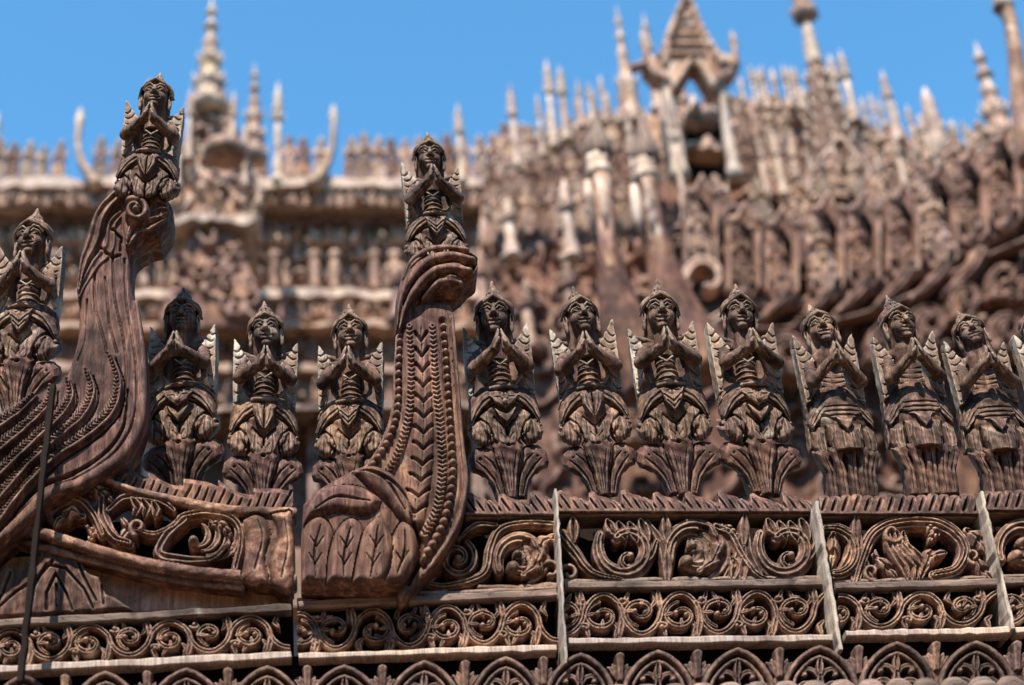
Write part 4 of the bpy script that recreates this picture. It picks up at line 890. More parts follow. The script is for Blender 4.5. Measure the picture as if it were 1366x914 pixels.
FE = [[(143, 468), (155, 505), (146, 545), (112, 578), (70, 606), (30, 645), (-4, 690), (-30, 720)], [(113, 490), (120, 520), (106, 552), (72, 582), (36, 614), (0, 656), (-30, 690)], [(88, 502), (91, 528), (72, 556), (38, 588), (0, 626), (-40, 664)], [(66, 512), (62, 534), (36, 562), (0, 594), (-44, 634)], [(44, 524), (20, 548), (-10, 570), (-46, 600)]]
for i, f in enumerate(FE):
    R.stroke(spline(f, 10), (2, 11.5, 11, 10), (30, 34), base=.55, hatch=(5.2, 7, 1.2)); R.stroke(spline([(a+6, b+6) for a, b in f], 10), (1.5, 3.2, 3), (33, 38), base=.7); R.groove(spline([(a+11.5, b+10.5) for a, b in f], 10), (1, 3.2), 12)
# scroll collar under the statue
R.poly([(157, 262), (180, 248), (214, 250), (226, 270), (228, 300), (214, 318), (196, 322), (176, 338), (166, 330), (160, 300)], 34, edge=10)
R.stroke(spline([(206, 256), (180, 252), (154, 268), (134, 292), (124, 325), (112, 352), (104, 388)], 8), (9, 10, 12, 2), (44, 40, 32), ribs=2, rib=.16, base=.55)
R.stroke(spline([(170, 280), (150, 300), (146, 330), (128, 352), (112, 378), (105, 396)], 8), (4, 9, 2), (38, 34), ribs=1, base=.5)
R.stroke(spiral(182, 292, 19, 5, -120, 1.2, 26), (8, 6), (46, 56)); R.ball((183, 293), 7.5, 58)
R.leaf([(192, 262), (206, 262), (222, 276)], 13, 44, veins=0, vd=.15); R.leaf([(172, 330), (180, 312), (200, 306), (222, 296)], 12, 46, veins=0, vd=.2); R.leaf([(196, 296), (212, 290), (228, 284)], 9, 44, veins=0)
R.groove(spline([(134, 330), (148, 342), (160, 340)], 6), 2.4, 8); R.groove([(150, 306), (162, 318), (160, 334)], 2.4, 8)
R.noise(.8, .12, 3); R.build('feathered_neck', TEAK_NECK := wood('neck_teak', (.022, .012, .010), (.105, .056, .042), (.34, .20, .14), .08, (.5, .42, .34), gs=(14, 14, 1.3), wear=.25), t, -.06, D=26)

# ------------------------------------------------------------------ beaded finial in the middle
t = thing('beaded_finial', W(520, 795, 0), 'tall tapering finial with rows of beads and a twisted collar, on a bulging leaf block', 'finial')
R = Relief(396, 325, 636, 802, 1.2)
body = [(538, 400), (534, 440), (530, 500), (518, 555), (497, 608), (470, 640), (540, 700), (530, 790), (548, 790), (575, 752), (604, 706), (620, 660), (621, 620), (613, 544), (604, 470), (602, 400)]
R.poly([tuple(p) for p in spline(body+[body[0]], 4)[:-1]], 24, edge=12, base=.5)
blk = [(497, 612), (470, 622), (442, 637), (418, 652), (404, 668), (401, 720), (401, 781), (460, 783), (534, 783), (550, 768), (562, 746), (560, 716), (548, 690), (535, 672), (520, 640)]
R.poly([tuple(p) for p in blk], 34, edge=20, base=.4)
L1 = spline([(534, 445), (532, 490), (532, 525), (527, 560), (514, 592), (494, 622)], 10); R.stroke(L1, (6, 9), 22, base=.9)
Rb = spline([(591, 425), (595, 470), (599, 530), (603, 590), (604, 635), (596, 682), (580, 720), (560, 748)], 10)
R.stroke(Rb, (6, 10), 21, base=.9); R.groove(Rb, (7, 9), 7); R.groove(L1, (5, 7), 7)
def beads(c, n, r0, r1, H):
    seg = np.linalg.norm(np.diff(c, axis=0), axis=1); a = np.concatenate([[0], np.cumsum(seg)])
    for i in range(n):
        u = a[-1]*(i+.5)/n; p = (np.interp(u, a, c[:, 0]), np.interp(u, a, c[:, 1])); R.ball(p, lerp(r0, r1, i/n), lerp(H, H*1.25, i/n), base=.5)
beads(L1, 17, 4.6, 6.6, 27); beads(Rb, 29, 4.8, 7.4, 28)
R.stroke(spline([(604, 420), (610, 500), (617, 590), (622, 640), (612, 690), (592, 728), (566, 762)], 8), (2.5, 4), 27, base=.8)
for c, w_ in ((spline([(546, 432), (549, 490), (546, 550), (532, 600), (515, 632)], 10), 7.5), (spline([(577, 432), (581, 500), (588, 570), (590, 630), (582, 680), (566, 712)], 10), 8)):
    R.stroke(c, (w_*.8, w_), (28, 32), base=.6, hatch=(6.2, 8, .8))
CL = spline([(561, 425), (564, 500), (565, 570), (562, 630), (552, 690)], 10); R.stroke(CL, (9, 14, 16), (27, 34, 33), base=.6)
for i in range(12):
    y = 446+i*21; x = float(np.interp(y, CL[:, 1], CL[:, 0])); w_ = 8+i*.7
    R.groove([(x-w_, y-7), (x, y+7), (x+w_, y-7)], (2.6, 2.6), 8); R.groove([(x, y-10), (x, y+5)], 1.2, 3)
# carving of the block
for pl_, hh_ in (([(402, 778), (402, 720), (410, 696), (428, 688), (442, 702), (448, 735), (442, 779)], 39), ([(504, 782), (514, 742), (524, 712), (538, 694), (553, 708), (558, 738), (547, 766), (532, 780)], 40), ([(434, 780), (438, 738), (450, 706), (468, 692), (484, 704), (488, 742), (478, 781)], 42), ([(468, 782), (476, 740), (486, 708), (504, 692), (520, 706), (524, 744), (510, 782)], 45), ([(404, 700), (410, 676), (426, 658), (452, 648), (484, 652), (508, 668), (504, 682), (484, 690), (452, 686), (424, 692)], 43), ([(470, 632), (500, 624), (532, 642), (550, 680), (548, 702), (532, 694), (510, 668), (488, 650)], 45)):
    R.poly([tuple(p) for p in spline(pl_+[pl_[0]], 5)[:-1]], hh_, edge=11, base=.62, over=True)
for p in ([(421, 772), (420, 735), (428, 704)], [(458, 774), (460, 740), (468, 708)], [(494, 776), (500, 742), (504, 708)], [(530, 768), (540, 738), (540, 712)], [(420, 684), (450, 668), (494, 674)], [(490, 634), (516, 648), (540, 686)]): R.groove(spline(p, 6), (.8, 2.6, .8), 7)
for x_, y_ in ((421, 750), (423, 728), (460, 752), (463, 730), (498, 754), (502, 730), (536, 748)):
    for q in (-1, 1): R.groove([(x_, y_+4), (x_+q*9, y_-9)], (2.0, .8), 5)
R.groove(spline([(548, 690), (560, 720), (560, 745), (545, 775)], 6), (3, 4), 14); R.groove(spline([(470, 630), (510, 640), (540, 665), (552, 690)], 6), (2, 3.5), 8)
# twisted collar
col = [(540, 350), (556, 338), (590, 334), (618, 334), (632, 344), (632, 362), (618, 382), (600, 392), (570, 388), (548, 404), (532, 432), (527, 415), (530, 382)]
R.poly([tuple(p) for p in spline(col+[col[0]], 5)[:-1]], 44, edge=24, base=.2)
for pts_, ww_, hh_ in (([(622, 340), (596, 336), (568, 340), (548, 352), (538, 372)], (5, 8, 3), (46, 44, 34)), ([(630, 352), (600, 349), (572, 356), (548, 376), (534, 404), (530, 432)], (6, 10, 8, 2), (46, 52, 44, 30)), ([(626, 366), (602, 364), (578, 370), (558, 386), (542, 408), (533, 436)], (6, 9, 7, 2), (44, 50, 42, 30)), ([(614, 380), (598, 378), (580, 384), (564, 398)], (5, 8, 3), (38, 44, 34))):
    R.stroke(spline(pts_, 8), ww_, hh_, base=.55)
R.leaf([(626, 342), (634, 352), (628, 370)], 8, 44, veins=0)
for p in ([(622, 359), (600, 356), (574, 363), (552, 381), (538, 408)], [(616, 373), (600, 371), (580, 377), (562, 391)], [(618, 345), (592, 342), (566, 348), (548, 362)]): R.groove(spline(p, 6), (1, 2.8, 1), 8)
R.noise(.8, .12, 5); R.build('carved_neck', TEAK_NECK, t, -.06, D=18)
#==BACK==
# ------------------------------------------------------------------ far roofs of the monastery
ORD = ['first', 'second', 'third', 'fourth', 'fifth', 'sixth', 'seventh', 'eighth', 'ninth', 'tenth', 'eleventh', 'twelfth', 'thirteenth', 'fourteenth', 'fifteenth', 'sixteenth', 'seventeenth', 'eighteenth', 'nineteenth', 'twentieth'] + ['%s' % s for s in ('twenty first', 'twenty second', 'twenty third', 'twenty fourth', 'twenty fifth', 'twenty sixth', 'twenty seventh', 'twenty eighth', 'twenty ninth', 'thirtieth', 'thirty first', 'thirty second', 'thirty third', 'thirty fourth', 'thirty fifth', 'thirty sixth', 'thirty seventh', 'thirty eighth', 'thirty ninth', 'fortieth')]
B1 = 12.0
def band(x0, x1, ya, yb, y, d, name, mat, parent, seed=0, sl=0., n=60, jit=.02):
    return rail([(x0, ya), (x1, ya+sl*(x1-x0))], [(x0, yb), (x1, yb+sl*(x1-x0))], y, d, name, mat, parent, n=n, jit=jit, seed=seed)
low = {}
for s_, kind in ((21, 'A'), (22, 'A'), (23, 'B')):
    pr = statue_parts(s_, kind, 2.2, 1.9, 4 if kind == 'A' else -4, 0, 0); o_ = 0; vv = []; qq = []
    for v_, q_ in pr.values(): vv.append(v_*K); qq.append(q_+o_); o_ += len(v_)
    low[s_] = {}
    for nm, m_ in (('pale', FAR_PALE), ('tan', FAR), ('red', FAR_RED)): low[s_][nm] = mesh_data('small_statue', np.concatenate(vv), np.concatenate(qq), True, m_)
def small_statue(px, py_tip, py_base, y, tone, lab, group, wide=1.0, name='small_statue'):
    a = W(px, py_tip, y); b = W(px, py_base, y); s_ = (a[2]-b[2])/(331*K)
    o = bpy.data.objects.new(name, low[21+rnd.randrange(3)][tone]); link(o); o.location = Vector(b.tolist()); o.scale = (s_*wide, s_*wide, s_)
    o.rotation_euler = (0, math.radians(rnd.uniform(-2, 2)), math.radians(rnd.uniform(-8, 8))); tag(o, lab, 'statue', group); return o
def turned(px, pts, y, mat, parent, name, seg=14, lobes=0, amp=0., ref=None):
    """lathe turned piece: pts = (radius px, photo row) from the bottom up"""
    k = pxm(px, pts[0][1], y); base = W(px, pts[0][1], y)
    if ref is not None: base[0] = W(px, ref, y)[0]
    prof = [(max(r, .15)*k, W(px, py, y)[2]-base[2]) for r, py in pts]
    V, Fc = lathe(prof, seg, lobes, amp); V = V+base
    return put(name, V, Fc, mat, parent)
def spikes(px, py, r, n, h, y, mat, parent, name='leaf_spike', ref=None):
    """crown of small upright leaves standing round a tier"""
    k = pxm(px, py, y); c = W(px, py, y); parts = []
    if ref is not None: c[0] = W(px, ref, y)[0]
    for i in range(n):
        a = 2*math.pi*i/n+.3; V, Fc = lathe([(.16*h*k, 0), (.24*h*k, .35*h*k), (.10*h*k, .8*h*k), (.01*k, 1.25*h*k)], 6)
        V = V*np.array([1, 1, 1]); V = V+c+np.array([r*k*math.cos(a), r*k*math.sin(a), 0]); V[:, 0] += (V[:, 2]-c[2])*.25*math.cos(a); parts.append((V, Fc))
    for V, Fc in parts: put(name, V, Fc, mat, parent)
def spire(px, tip, base, w, y, mat, lab, tiers=3, name='roof_spire', group=None, cap=None, px_top=None, slim=.22):
    t = thing(name, W(px, base, y), lab, 'spire', group); H = base-tip; cap = cap or mat
    f = lambda q: base-H*q
    pts = [(w*.5, base)]
    for i in range(tiers):
        q0 = .05+.55*i/tiers; q1 = .05+.55*(i+1)/tiers; r0 = w*.5*(1-.62*i/tiers); r1 = w*.5*(1-.62*(i+1)/tiers)
        pts += [(r0*1.0, f(q0)), (r0*1.08, f(q0+.015)), (r0*.72, f(q0+.03)), (r1*.82, f(q1-.02))]
    rr = w*.5*.34
    pts += [(rr*1.3, f(.61)), (rr*.8, f(.64)), (rr*.62, f(.72)), (rr*1.25, f(.735)), (rr*1.1, f(.75)), (rr*.5, f(.77)), (rr*.42, f(.84)), (rr*.9, f(.855)), (rr*.75, f(.88)), (rr*.3, f(.92)), (.25, f(1.0))]
    turned(px, pts, y, mat, t, 'tiered_shaft', 12, 4, .14, ref=tip)
    for i in range(tiers):
        q0 = .05+.55*i/tiers; r0 = w*.5*(1-.62*i/tiers); spikes(px, f(q0+.02), r0*.95, 8, H*.085, y, cap, t, ref=tip)
    return t
def post(px, tip, base, w, y, mat, lab, group='slender posts on the far roofs', px_top=None, cap=None):
    t = thing('roof_post', W(px, base, y), lab, 'post', group); H = base-tip; f = lambda q: base-H*q; r = w/2*(.78 if y > 9 else .9)
    px = px_top if px_top is not None else px
    turned(px, [(r*1.5, base), (r*1.3, f(.06)), (r*.8, f(.1)), (r*.95, f(.2)), (r*.6, f(.26)), (r*.66, f(.5)), (r*.5, f(.6))], y, mat, t, 'shaft', 10, 4, .18, ref=tip)
    turned(px, [(r*.5, f(.6)), (r*1.2, f(.63)), (r*.8, f(.665)), (r*.55, f(.7)), (r*1.0, f(.74)), (r*.7, f(.775)), (r*.5, f(.8)), (r*.85, f(.84)), (r*.4, f(.9)), (.3, f(1))], y, cap or mat, t, 'bud', 12, 4, .22, ref=tip)
    if H > 60: spikes(px, f(.635), r*.95, 4, H*.07, y, cap or mat, t, ref=tip)
    return t
def horn(pts, r, y, mat, lab, flat=1.6):
    c = spline(pts, 7); P_ = W(c[:, 0], c[:, 1], y); k = pxm(c[0, 0], c[0, 1], y); V, Fc = tube(P_, [q*k for q in r], 10, flat)
    t = thing('roof_horn', P_[0], lab, 'horn', 'curved horns rising from the roof corners'); put('curved_stem', V, Fc, mat, t, smooth=True)
    e = c[-1]; turned(e[0], [(r[-1]*.8, e[1]+3), (r[-1]*1.5, e[1]-1), (r[-1]*1.4, e[1]-6), (r[-1]*.8, e[1]-9), (r[-1]*1.1, e[1]-13), (.3, e[1]-21)], y, mat, t, 'bud', 10); return t
def mass(poly, y, H, D, mat, name, parent, n, rr, seed, step=3., holes=()):
    P_ = np.array(poly, float); R = Relief(P_[:, 0].min()-6, P_[:, 1].min()-6, P_[:, 0].max()+6, P_[:, 1].max()+6, step)
    R.poly(poly, H*.35, edge=4, base=.8); R.lumps(n, rr, H, seed)
    for h_ in holes: R.h = np.where(polysdf(h_, R.X, R.Y) < 0, -D+2, R.h) if D < 0 else R.h; R.cut(h_)
    return R.build(name, mat, parent, y, D=D, zs=2.5)

far = thing('roof_tier', W(420, 480, B1), 'long horizontal cornice with carved frieze and baluster row across the far wall', 'building')
band(-140, 905, 236, 250, B1+.5, .86, 'top_ledge', FAR, far, 1)
band(-140, 905, 251, 263, B1+.5, .78, 'fascia', FAR_BAND, far, 2); band(-140, 905, 264, 277, B1+.5, .66, 'fascia', FAR_BAND, far, 3)
band(-140, 905, 277, 300, B1+.5, .50, 'soffit_board', FAR_RED, far, 4)
band(-140, 905, 386, 396, B1+.5, .78, 'lower_ledge', FAR, far, 5); band(-140, 905, 397, 428, B1+.5, .66, 'lower_fascia', FAR_BAND, far, 6)
band(-140, 905, 429, 437, B1+.5, .88, 'lower_ledge', FAR_BAND, far, 7); band(-140, 905, 438, 484, B1+.5, .6, 'lower_fascia', FAR_RED, far, 8)
band(-140, 905, 485, 494, B1+.5, .75, 'lower_ledge', FAR_BAND, far, 9); band(-140, 905, 495, 540, B1+.5, .6, 'lower_fascia', FAR_DARK, far, 10); band(-140, 905, 541, 552, B1+.5, .75, 'lower_ledge', FAR_RED, far, 11)
def ornament(x0, x1, ya, yb, per, H, mat, y, seed, name='carved_ornament'):
    R = Relief(x0, ya-1, x1, yb+1, 2.8); rs = np.random.RandomState(seed); h_ = yb-ya; n = int((x1-x0)/per)
    for i in range(n):
        x = x0+(i+.5)*per+rs.uniform(-.1, .1)*per; k = rs.rand(); g = rs.uniform(.7, 1.15)*H
        if k < .55: R.leaf([(x, yb), (x+rs.uniform(-.1, .1)*per, ya+h_*.5), (x, ya+1)], per*rs.uniform(.26, .40), g, veins=0, vd=.25); R.ball((x, ya+h_*.3), per*.22, g*1.2)
        elif k < .85: R.stroke(spiral(x, ya+h_*.5, min(h_*.42, per*.42), 2.5, rs.uniform(0, 360), 1.0, 10), (per*.14, per*.1), g)
        else: R.ball((x-per*.2, ya+h_*.35), per*.22, g); R.ball((x+per*.2, ya+h_*.65), per*.22, g*.9)
        R.ball((x+per*.5, yb-h_*.2), per*.16, g*.8)
    R.m = np.minimum(R.m, np.minimum(R.Y-ya, yb-R.Y)); return R.build(name, mat, far, y, D=2, zs=2.6)
ornament(-140, 905, 300, 322, 11, 20, FAR_PALE, B1+.02, 4, 'carved_frieze'); ornament(-140, 905, 318, 346, 17, 16, FAR, B1+.1, 5, 'carved_frieze')
ornament(-140, 905, 345, 386, 19, 22, FAR, B1+.14, 11, 'carved_frieze'); ornament(-140, 905, 252, 276, 15, 9, FAR_BAND, B1-.27, 6); ornament(-140, 905, 399, 427, 22, 14, FAR_BAND, B1-.16, 7); ornament(-140, 905, 441, 483, 26, 16, FAR_RED, B1-.10, 8); ornament(-140, 905, 498, 540, 24, 16, FAR_RED, B1-.1, 9)
prism([(-140, 298), (905, 298), (905, 392), (-140, 392)], B1+.3, .12, 'frieze_board', FAR_RED, far)
fb = thing('far_wall', W(420, 900, B1+1), 'dark reddish wooden wall of the monastery behind the statues', 'wall')
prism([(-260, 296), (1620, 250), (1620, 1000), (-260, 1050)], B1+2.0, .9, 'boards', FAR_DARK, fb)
# baluster row on the far frieze
bmesh_ = None; bcount = 0
for i, x in enumerate(range(-12, 780, 27)):
    if 225 < x < 345 or i in (1, 4, 7, 8, 15, 18, 21, 22, 25): continue
    bcount += 1
    tt = thing('baluster', W(x, 388, B1-.1), ('stubby brown baluster, %s from the left, under the far carved frieze' % ORD[bcount-1]), 'baluster', 'row of balusters under the far cornice')
    turned(x, [(8, 388), (8, 383), (5, 380), (7.5, 366), (6.5, 352), (4, 345), (7, 342), (7, 337)], B1-.1, rnd.choice([FAR_RED, FAR_RED, FAR_BAND]), tt, 'turned_shaft', 10, 4, .15)
# row of little statues on the ledge
gaps = [(238, 335), (92, 118), (362, 382), (436, 452)]; cnt = 0
for i in range(40):
    x = -4+i*19.6+rnd.uniform(-1.5, 1.5)
    if any(a < x < b for a, b in gaps) or x > 712: continue
    top = 180+rnd.uniform(-5, 5)+(8 if x < 120 else 0)-(max(0, x-640)*.35); cnt += 1
    small_statue(x, top, 247, B1-.3, rnd.choice(['tan', 'tan', 'pale', 'red']), 'tiny blurred statue, %s from the left along the far ledge against the sky' % ORD[cnt-1], 'tiny statues along the far roof ledge', .8)
horn([(130, 250), (118, 233), (108, 214), (104, 190), (106, 164)], [10, 7, 5, 4.2, 4.2], B1-.4, FAR_PALE, 'pale curved horn at the far left, sweeping up to a bud')
horn([(416, 250), (428, 234), (439, 214), (444, 190), (445, 160)], [10, 7, 5, 4.2, 4.2], B1-.4, FAR_PALE, 'pale curved horn between the two front finials, mirror of the left one')
post(371, 108, 246, 17, B1-.35, FAR_PALE, 'straight pale post right of the big pale spire'); post(610, 138, 246, 15, B1-.35, FAR_PALE, 'thin pale post just right of the front finial statue')
post(-2, 150, 246, 14, B1-.35, FAR, 'slender post cut by the left picture edge')
# central pale spire with its carved gable
sp = spire(283, -4, 150, 50, B1-1.6, FAR_PALE, 'tall pale tiered spire above the carved gable at upper left', 3, cap=FAR_PALE)
gb = thing('carved_gable', W(285, 420, B1-2), 'tall carved gable with curled leaves below the pale spire', 'gable')
mass([(225, 262), (236, 215), (250, 178), (262, 140), (272, 118), (294, 118), (306, 140), (320, 178), (338, 215), (350, 262), (346, 300), (228, 300)], B1-1.5, 26, 14, FAR, 'upper_carving', gb, 130, (6, 15), 3)
mass([(268, 288), (300, 288), (322, 330), (350, 400), (358, 436), (212, 436), (222, 400), (246, 330)], B1-1.9, 22, 12, FAR_RED, 'lower_carving', gb, 70, (7, 17), 5)
band(235, 340, 286, 296, B1-1.0, 1.1, 'gable_ledge', FAR, gb, 20, n=10); turned(300, [(26, 212), (30, 206), (30, 198), (20, 192), (8, 184)], B1-2.2, FAR_RED, gb, 'hood', 12)
for i, (x, a, b, w_) in enumerate(((255, 118, 215, 13), (312, 122, 215, 13), (240, 170, 250, 11), (328, 165, 250, 11), (200, 105, 235, 16))):
    post(x, a, b, w_, B1-1.7, FAR if i != 4 else FAR_PALE, ('small spiked post on the %s of the pale spire' % ['left shoulder', 'right shoulder', 'low left side', 'low right side', 'far left, behind the highest statue'][i]))
spire(340, 84, 215, 34, B1-1.3, FAR, 'small brown spire just right of the tall pale spire', 3)
# steps of roof rising to the right
up = thing('roof_tower', W(1000, 480, 10), 'mass of carved brown roof tiers rising on the right behind the belfry', 'building')
mass([(640, 300), (646, 250), (690, 225), (716, 190), (760, 165), (800, 158), (868, 150), (872, 120), (990, 130), (1050, 132), (1090, 150), (1150, 170), (1240, 195), (1310, 205), (1480, 225), (1480, 420), (640, 420)], 11.2, 34, 20, FAR, 'carved_roof', up, 620, (6, 18), 8, 3.2, holes=([(917, 88), (938, 88), (938, 146), (917, 146)],))
mass([(655, 300), (668, 262), (700, 236), (760, 214), (830, 200), (905, 205), (908, 236), (975, 240), (985, 196), (1065, 186), (1180, 205), (1300, 228), (1480, 248), (1480, 420), (655, 420)], 10.7, 30, 14, FAR_RED, 'carved_roof', up, 480, (6, 16), 18, 3.2)
SR = 0
for (xa, xb, ta, tb, hh_, yy, tones) in ((700, 862, 172, 128, 52, 10.75, 'tan pale'), (652, 905, 214, 188, 50, 10.3, 'tan red'), (986, 1062, 134, 140, 48, 10.8, 'tan pale'), (984, 1080, 182, 188, 52, 10.2, 'red tan'), (1150, 1370, 160, 190, 52, 10.4, 'tan pale'), (1166, 1380, 196, 214, 54, 9.9, 'red tan'), (660, 880, 252, 240, 52, 9.9, 'red tan')):
    SR += 1; n_ = int((xb-xa)/17.5)
    for i in range(n_):
        x = xa+(i+.5)*(xb-xa)/n_+rnd.uniform(-2, 2); t_ = ta+(tb-ta)*(i+.5)/n_+rnd.uniform(-5, 4)
        small_statue(x, t_, t_+hh_+8, yy, rnd.choice(tones.split()), 'tiny statue %s from the left, %s row on the roof tower' % (ORD[i], ORD[SR-1]), 'small statues crowding the tiers of the roof tower', .85)
for i, (x, a, b, w_, pt) in enumerate(((680, 112, 225, 15, None), (728, 78, 200, 15, None), (746, 88, 190, 17, None), (716, 125, 210, 9, None), (770, 105, 170, 9, None), (784, 110, 170, 9, None), (858, 18, 150, 15, None), (1113, 72, 170, 17, 1106), (1134, 66, 165, 18, 1120), (1192, 94, 190, 16, 1176), (1226, 152, 215, 13, None), (1160, 125, 190, 10, None), (1210, 140, 205, 9, None), (1282, 160, 215, 9, None), (800, 100, 165, 9, None), (840, 105, 160, 9, None))):
    post(x, a, b, w_, 10.3, FAR_PALE if i in (1, 2, 8) else FAR, ['narrow tan post at the foot of the rising roofs', 'pale post, left one of a close pair before the rising roof', 'pale post, right one of a close pair before the rising roof', 'short stub post left of the close pair of pale posts', 'short stub post right of the close pale pair', 'short stub post left of the ornate spire', 'tall spiked post touching the left side of the belfry roof', 'leaning white post right of the conical tower', 'second leaning white post, taller, right of the conical tower', 'leaning pale post midway between the tower and the small cone', 'stubby brown post left of the pointed leaf pinnacle', 'thin post below the leaning white posts', 'thin post beside the leaning pale post', 'thin post between leaf pinnacle and small cone', 'short stub post close left of the ornate spire shaft', 'short stub post between ornate spire and belfry'][i], px_top=pt)
spire(822, 8, 172, 34, 10.6, FAR, 'slim ornate spire left of the belfry', 2)
for i in range(5): post(1000+i*14.5, 88+rnd.uniform(-3, 4), 146, 11, 10.4, FAR, '%s of five short posts in a row right of the belfry' % ORD[i])
spire(1301, 56, 225, 58, 9.6, FAR, 'small cone shaped spire near the right edge', 3); 
t = thing('leaf_pinnacle', W(1258, 215, 9.8), 'pointed leaf shaped pinnacle left of the small cone spire', 'pinnacle'); turned(1258, [(15, 215), (13, 190), (10, 165), (12, 160), (8, 142), (9, 136), (2, 118)], 9.8, FAR, t, 'carved_leaf', 12, 4, .12)
spikes(1258, 178, 11, 6, 14, 9.8, FAR, t)
SK = np.array([(640, 236), (668, 224), (700, 200), (740, 170), (780, 152), (850, 146), (990, 128), (1050, 128), (1100, 170), (1150, 160), (1240, 186), (1320, 200), (1400, 214)])
for i in range(38):
    x = 646+i*20.2+rnd.uniform(-3, 3)
    if 868 < x < 985: continue
    y_ = float(np.interp(x, SK[:, 0], SK[:, 1])); h_ = rnd.uniform(26, 40)
    t = thing('roof_finial', W(x, y_+14, 10.9), 'little bud finial %s from the left in the fringe on the rising skyline' % ORD[i], 'finial', 'fringe of little finials on the rising skyline')
    turned(x, [(4.5, y_+14), (3.6, y_), (2.4, y_-h_*.35), (4.4, y_-h_*.45), (2.6, y_-h_*.58), (3.8, y_-h_*.68), (1.6, y_-h_*.85), (.3, y_-h_)], 10.9, rnd.choice([FAR, FAR, FAR_RED, FAR_PALE]), t, 'bud', 8, 4, .2, ref=y_-h_)
# belfry with a steep roof
bf_ = thing('belfry', W(928, 250, 9), 'open belfry with steep pointed roof, pale pillars and sky showing through its arch', 'tower')
R = Relief(850, -12, 1000, 128, 2.2)
R.poly([(914, -10), (905, 12), (896, 42), (884, 66), (868, 74), (861, 60), (858, 84), (872, 100), (890, 106), (904, 118), (915, 108), (918, 88), (927, 80), (937, 88), (941, 108), (950, 118), (964, 106), (980, 96), (990, 80), (984, 58), (976, 70), (962, 66), (946, 42), (930, 12), (918, -10)], 18, 5)
for q in (-1, 1):
    R.stroke(spline([(916+q*1, -8), (916+q*22, 45), (924+q*38, 84)], 6), (5, 8), 26); R.stroke([(926+q*6, 84), (926+q*20, 106), (926+q*26, 116)], 6, 26)
for q in (-1, 1):
    for k in range(8): t_ = k/7; R.ball((916+q*(3+34*t_**1.25), -4+80*t_), 4.2, 30)
for k in range(5): R.stroke([(902-k*2.5, 22+k*13), (930+k*2.5, 22+k*13)], 2.2, 24)
R.lumps(40, (3, 7), 26, 4); R.build('steep_roof', FAR, bf_, 9.2, D=12, zs=2.5)
turned(914, [(5, 4), (6, -4), (3, -10), (4, -18), (1, -36)], 9.1, FAR, bf_, 'finial')
turned(898, [(14, 240), (13, 228), (11, 222), (10, 140), (12, 118), (14, 108)], 9.2, FAR_PALE, bf_, 'pillar', 8, ref=170); turned(880, [(8, 240), (7, 150), (8, 112)], 9.6, FAR, bf_, 'pillar', 8, ref=120)
turned(966, [(12, 240), (11, 228), (8, 218), (7, 140), (11, 114)], 9.2, FAR_PALE, bf_, 'pillar', 8, ref=150)
band(914, 962, 150, 157, 9.7, .25, 'rail', FAR, bf_, 41, n=6); band(914, 966, 188, 198, 9.7, .3, 'rail', FAR_BAND, bf_, 42, n=6)
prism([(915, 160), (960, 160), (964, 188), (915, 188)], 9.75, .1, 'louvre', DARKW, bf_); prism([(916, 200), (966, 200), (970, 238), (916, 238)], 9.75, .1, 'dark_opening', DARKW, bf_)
turned(928, [(9, 152), (10, 146), (6, 138), (3, 128)], 9.8, FAR, bf_, 'bell', 10)
for q, x in ((-1, 863), (1, 977)): horn([(x-q*-12+(-14 if q > 0 else -8), 92), (x+q*2, 84), (x+q*3, 62)], [6, 5, 4], 9.1, FAR, '%s upturned corner horn of the belfry roof' % ('left' if q < 0 else 'right'))
# conical tower
ct = thing('conical_tower', W(1090, 260, 9), 'conical tiered tower with white shaft and bulb on top, carved pediment below', 'tower')
turned(1070, [(52, 276), (46, 252), (50, 246), (38, 236), (42, 230), (33, 216), (40, 210), (28, 196), (34, 190), (24, 176), (30, 170), (20, 156), (26, 150), (16, 136), (22, 130), (13, 114), (17, 108), (9, 94), (12, 88)], 9.3, FAR_RED, ct, 'tiered_cone', 16, 8, .10, ref=5)
for py_, r_ in ((246, 47), (210, 38), (190, 32), (170, 28), (150, 24), (130, 20), (108, 16)): spikes(1070, py_, r_*.95, 9, 13, 9.3, FAR, ct, 'leaf_spike', ref=5)
turned(1070, [(11, 90), (12, 82), (10, 76), (11, 70), (8, 50), (6, 28)], 9.3, FAR_PALE, ct, 'white_shaft', 12, 4, .1, ref=5)
turned(1070, [(6, 30), (14, 26), (18, 20), (17, 14), (9, 8), (12, 2), (7, -6), (1, -30)], 9.3, FAR_RED, ct, 'bulb', 14, 6, .15, ref=5)
R = Relief(1070, 170, 1176, 276, 2.4)
R.poly([(1080, 270), (1082, 236), (1092, 212), (1108, 200), (1120, 178), (1132, 200), (1150, 212), (1162, 236), (1166, 270)], 10, 4); R.lumps(60, (5, 11), 26, 15)
for q in (-1, 1): R.stroke(spline([(1120+q*2, 186), (1120+q*20, 208), (1120+q*36, 226), (1120+q*42, 262)], 6), (4, 6, 5), 26); R.stroke(spiral(1120+q*20, 226, 12, 4, 90, 1.1, 14), (5, 3), 24)
R.build('carved_pediment', FAR, ct, 8.9, D=10, zs=2.5); band(1074, 1170, 250, 256, 9.2, .4, 'pediment_ledge', FAR, ct, 50, n=8)
for q_, (x, a, b) in enumerate(((1098, 206, 262), (1121, 196, 262), (1144, 208, 262))): small_statue(x, a, b, 8.5, 'pale' if q_ != 1 else 'tan', '%s of three pale statues on the pediment of the conical tower' % ['left', 'middle', 'right'][q_], 'pale statues on the tower pediment', 1.1)
for q, x in ((-1, 1078), (1, 1168)): post(x, 206, 272, 12, 8.8, FAR_PALE, 'pale post at the %s of the carved pediment' % ('left' if q < 0 else 'right'))
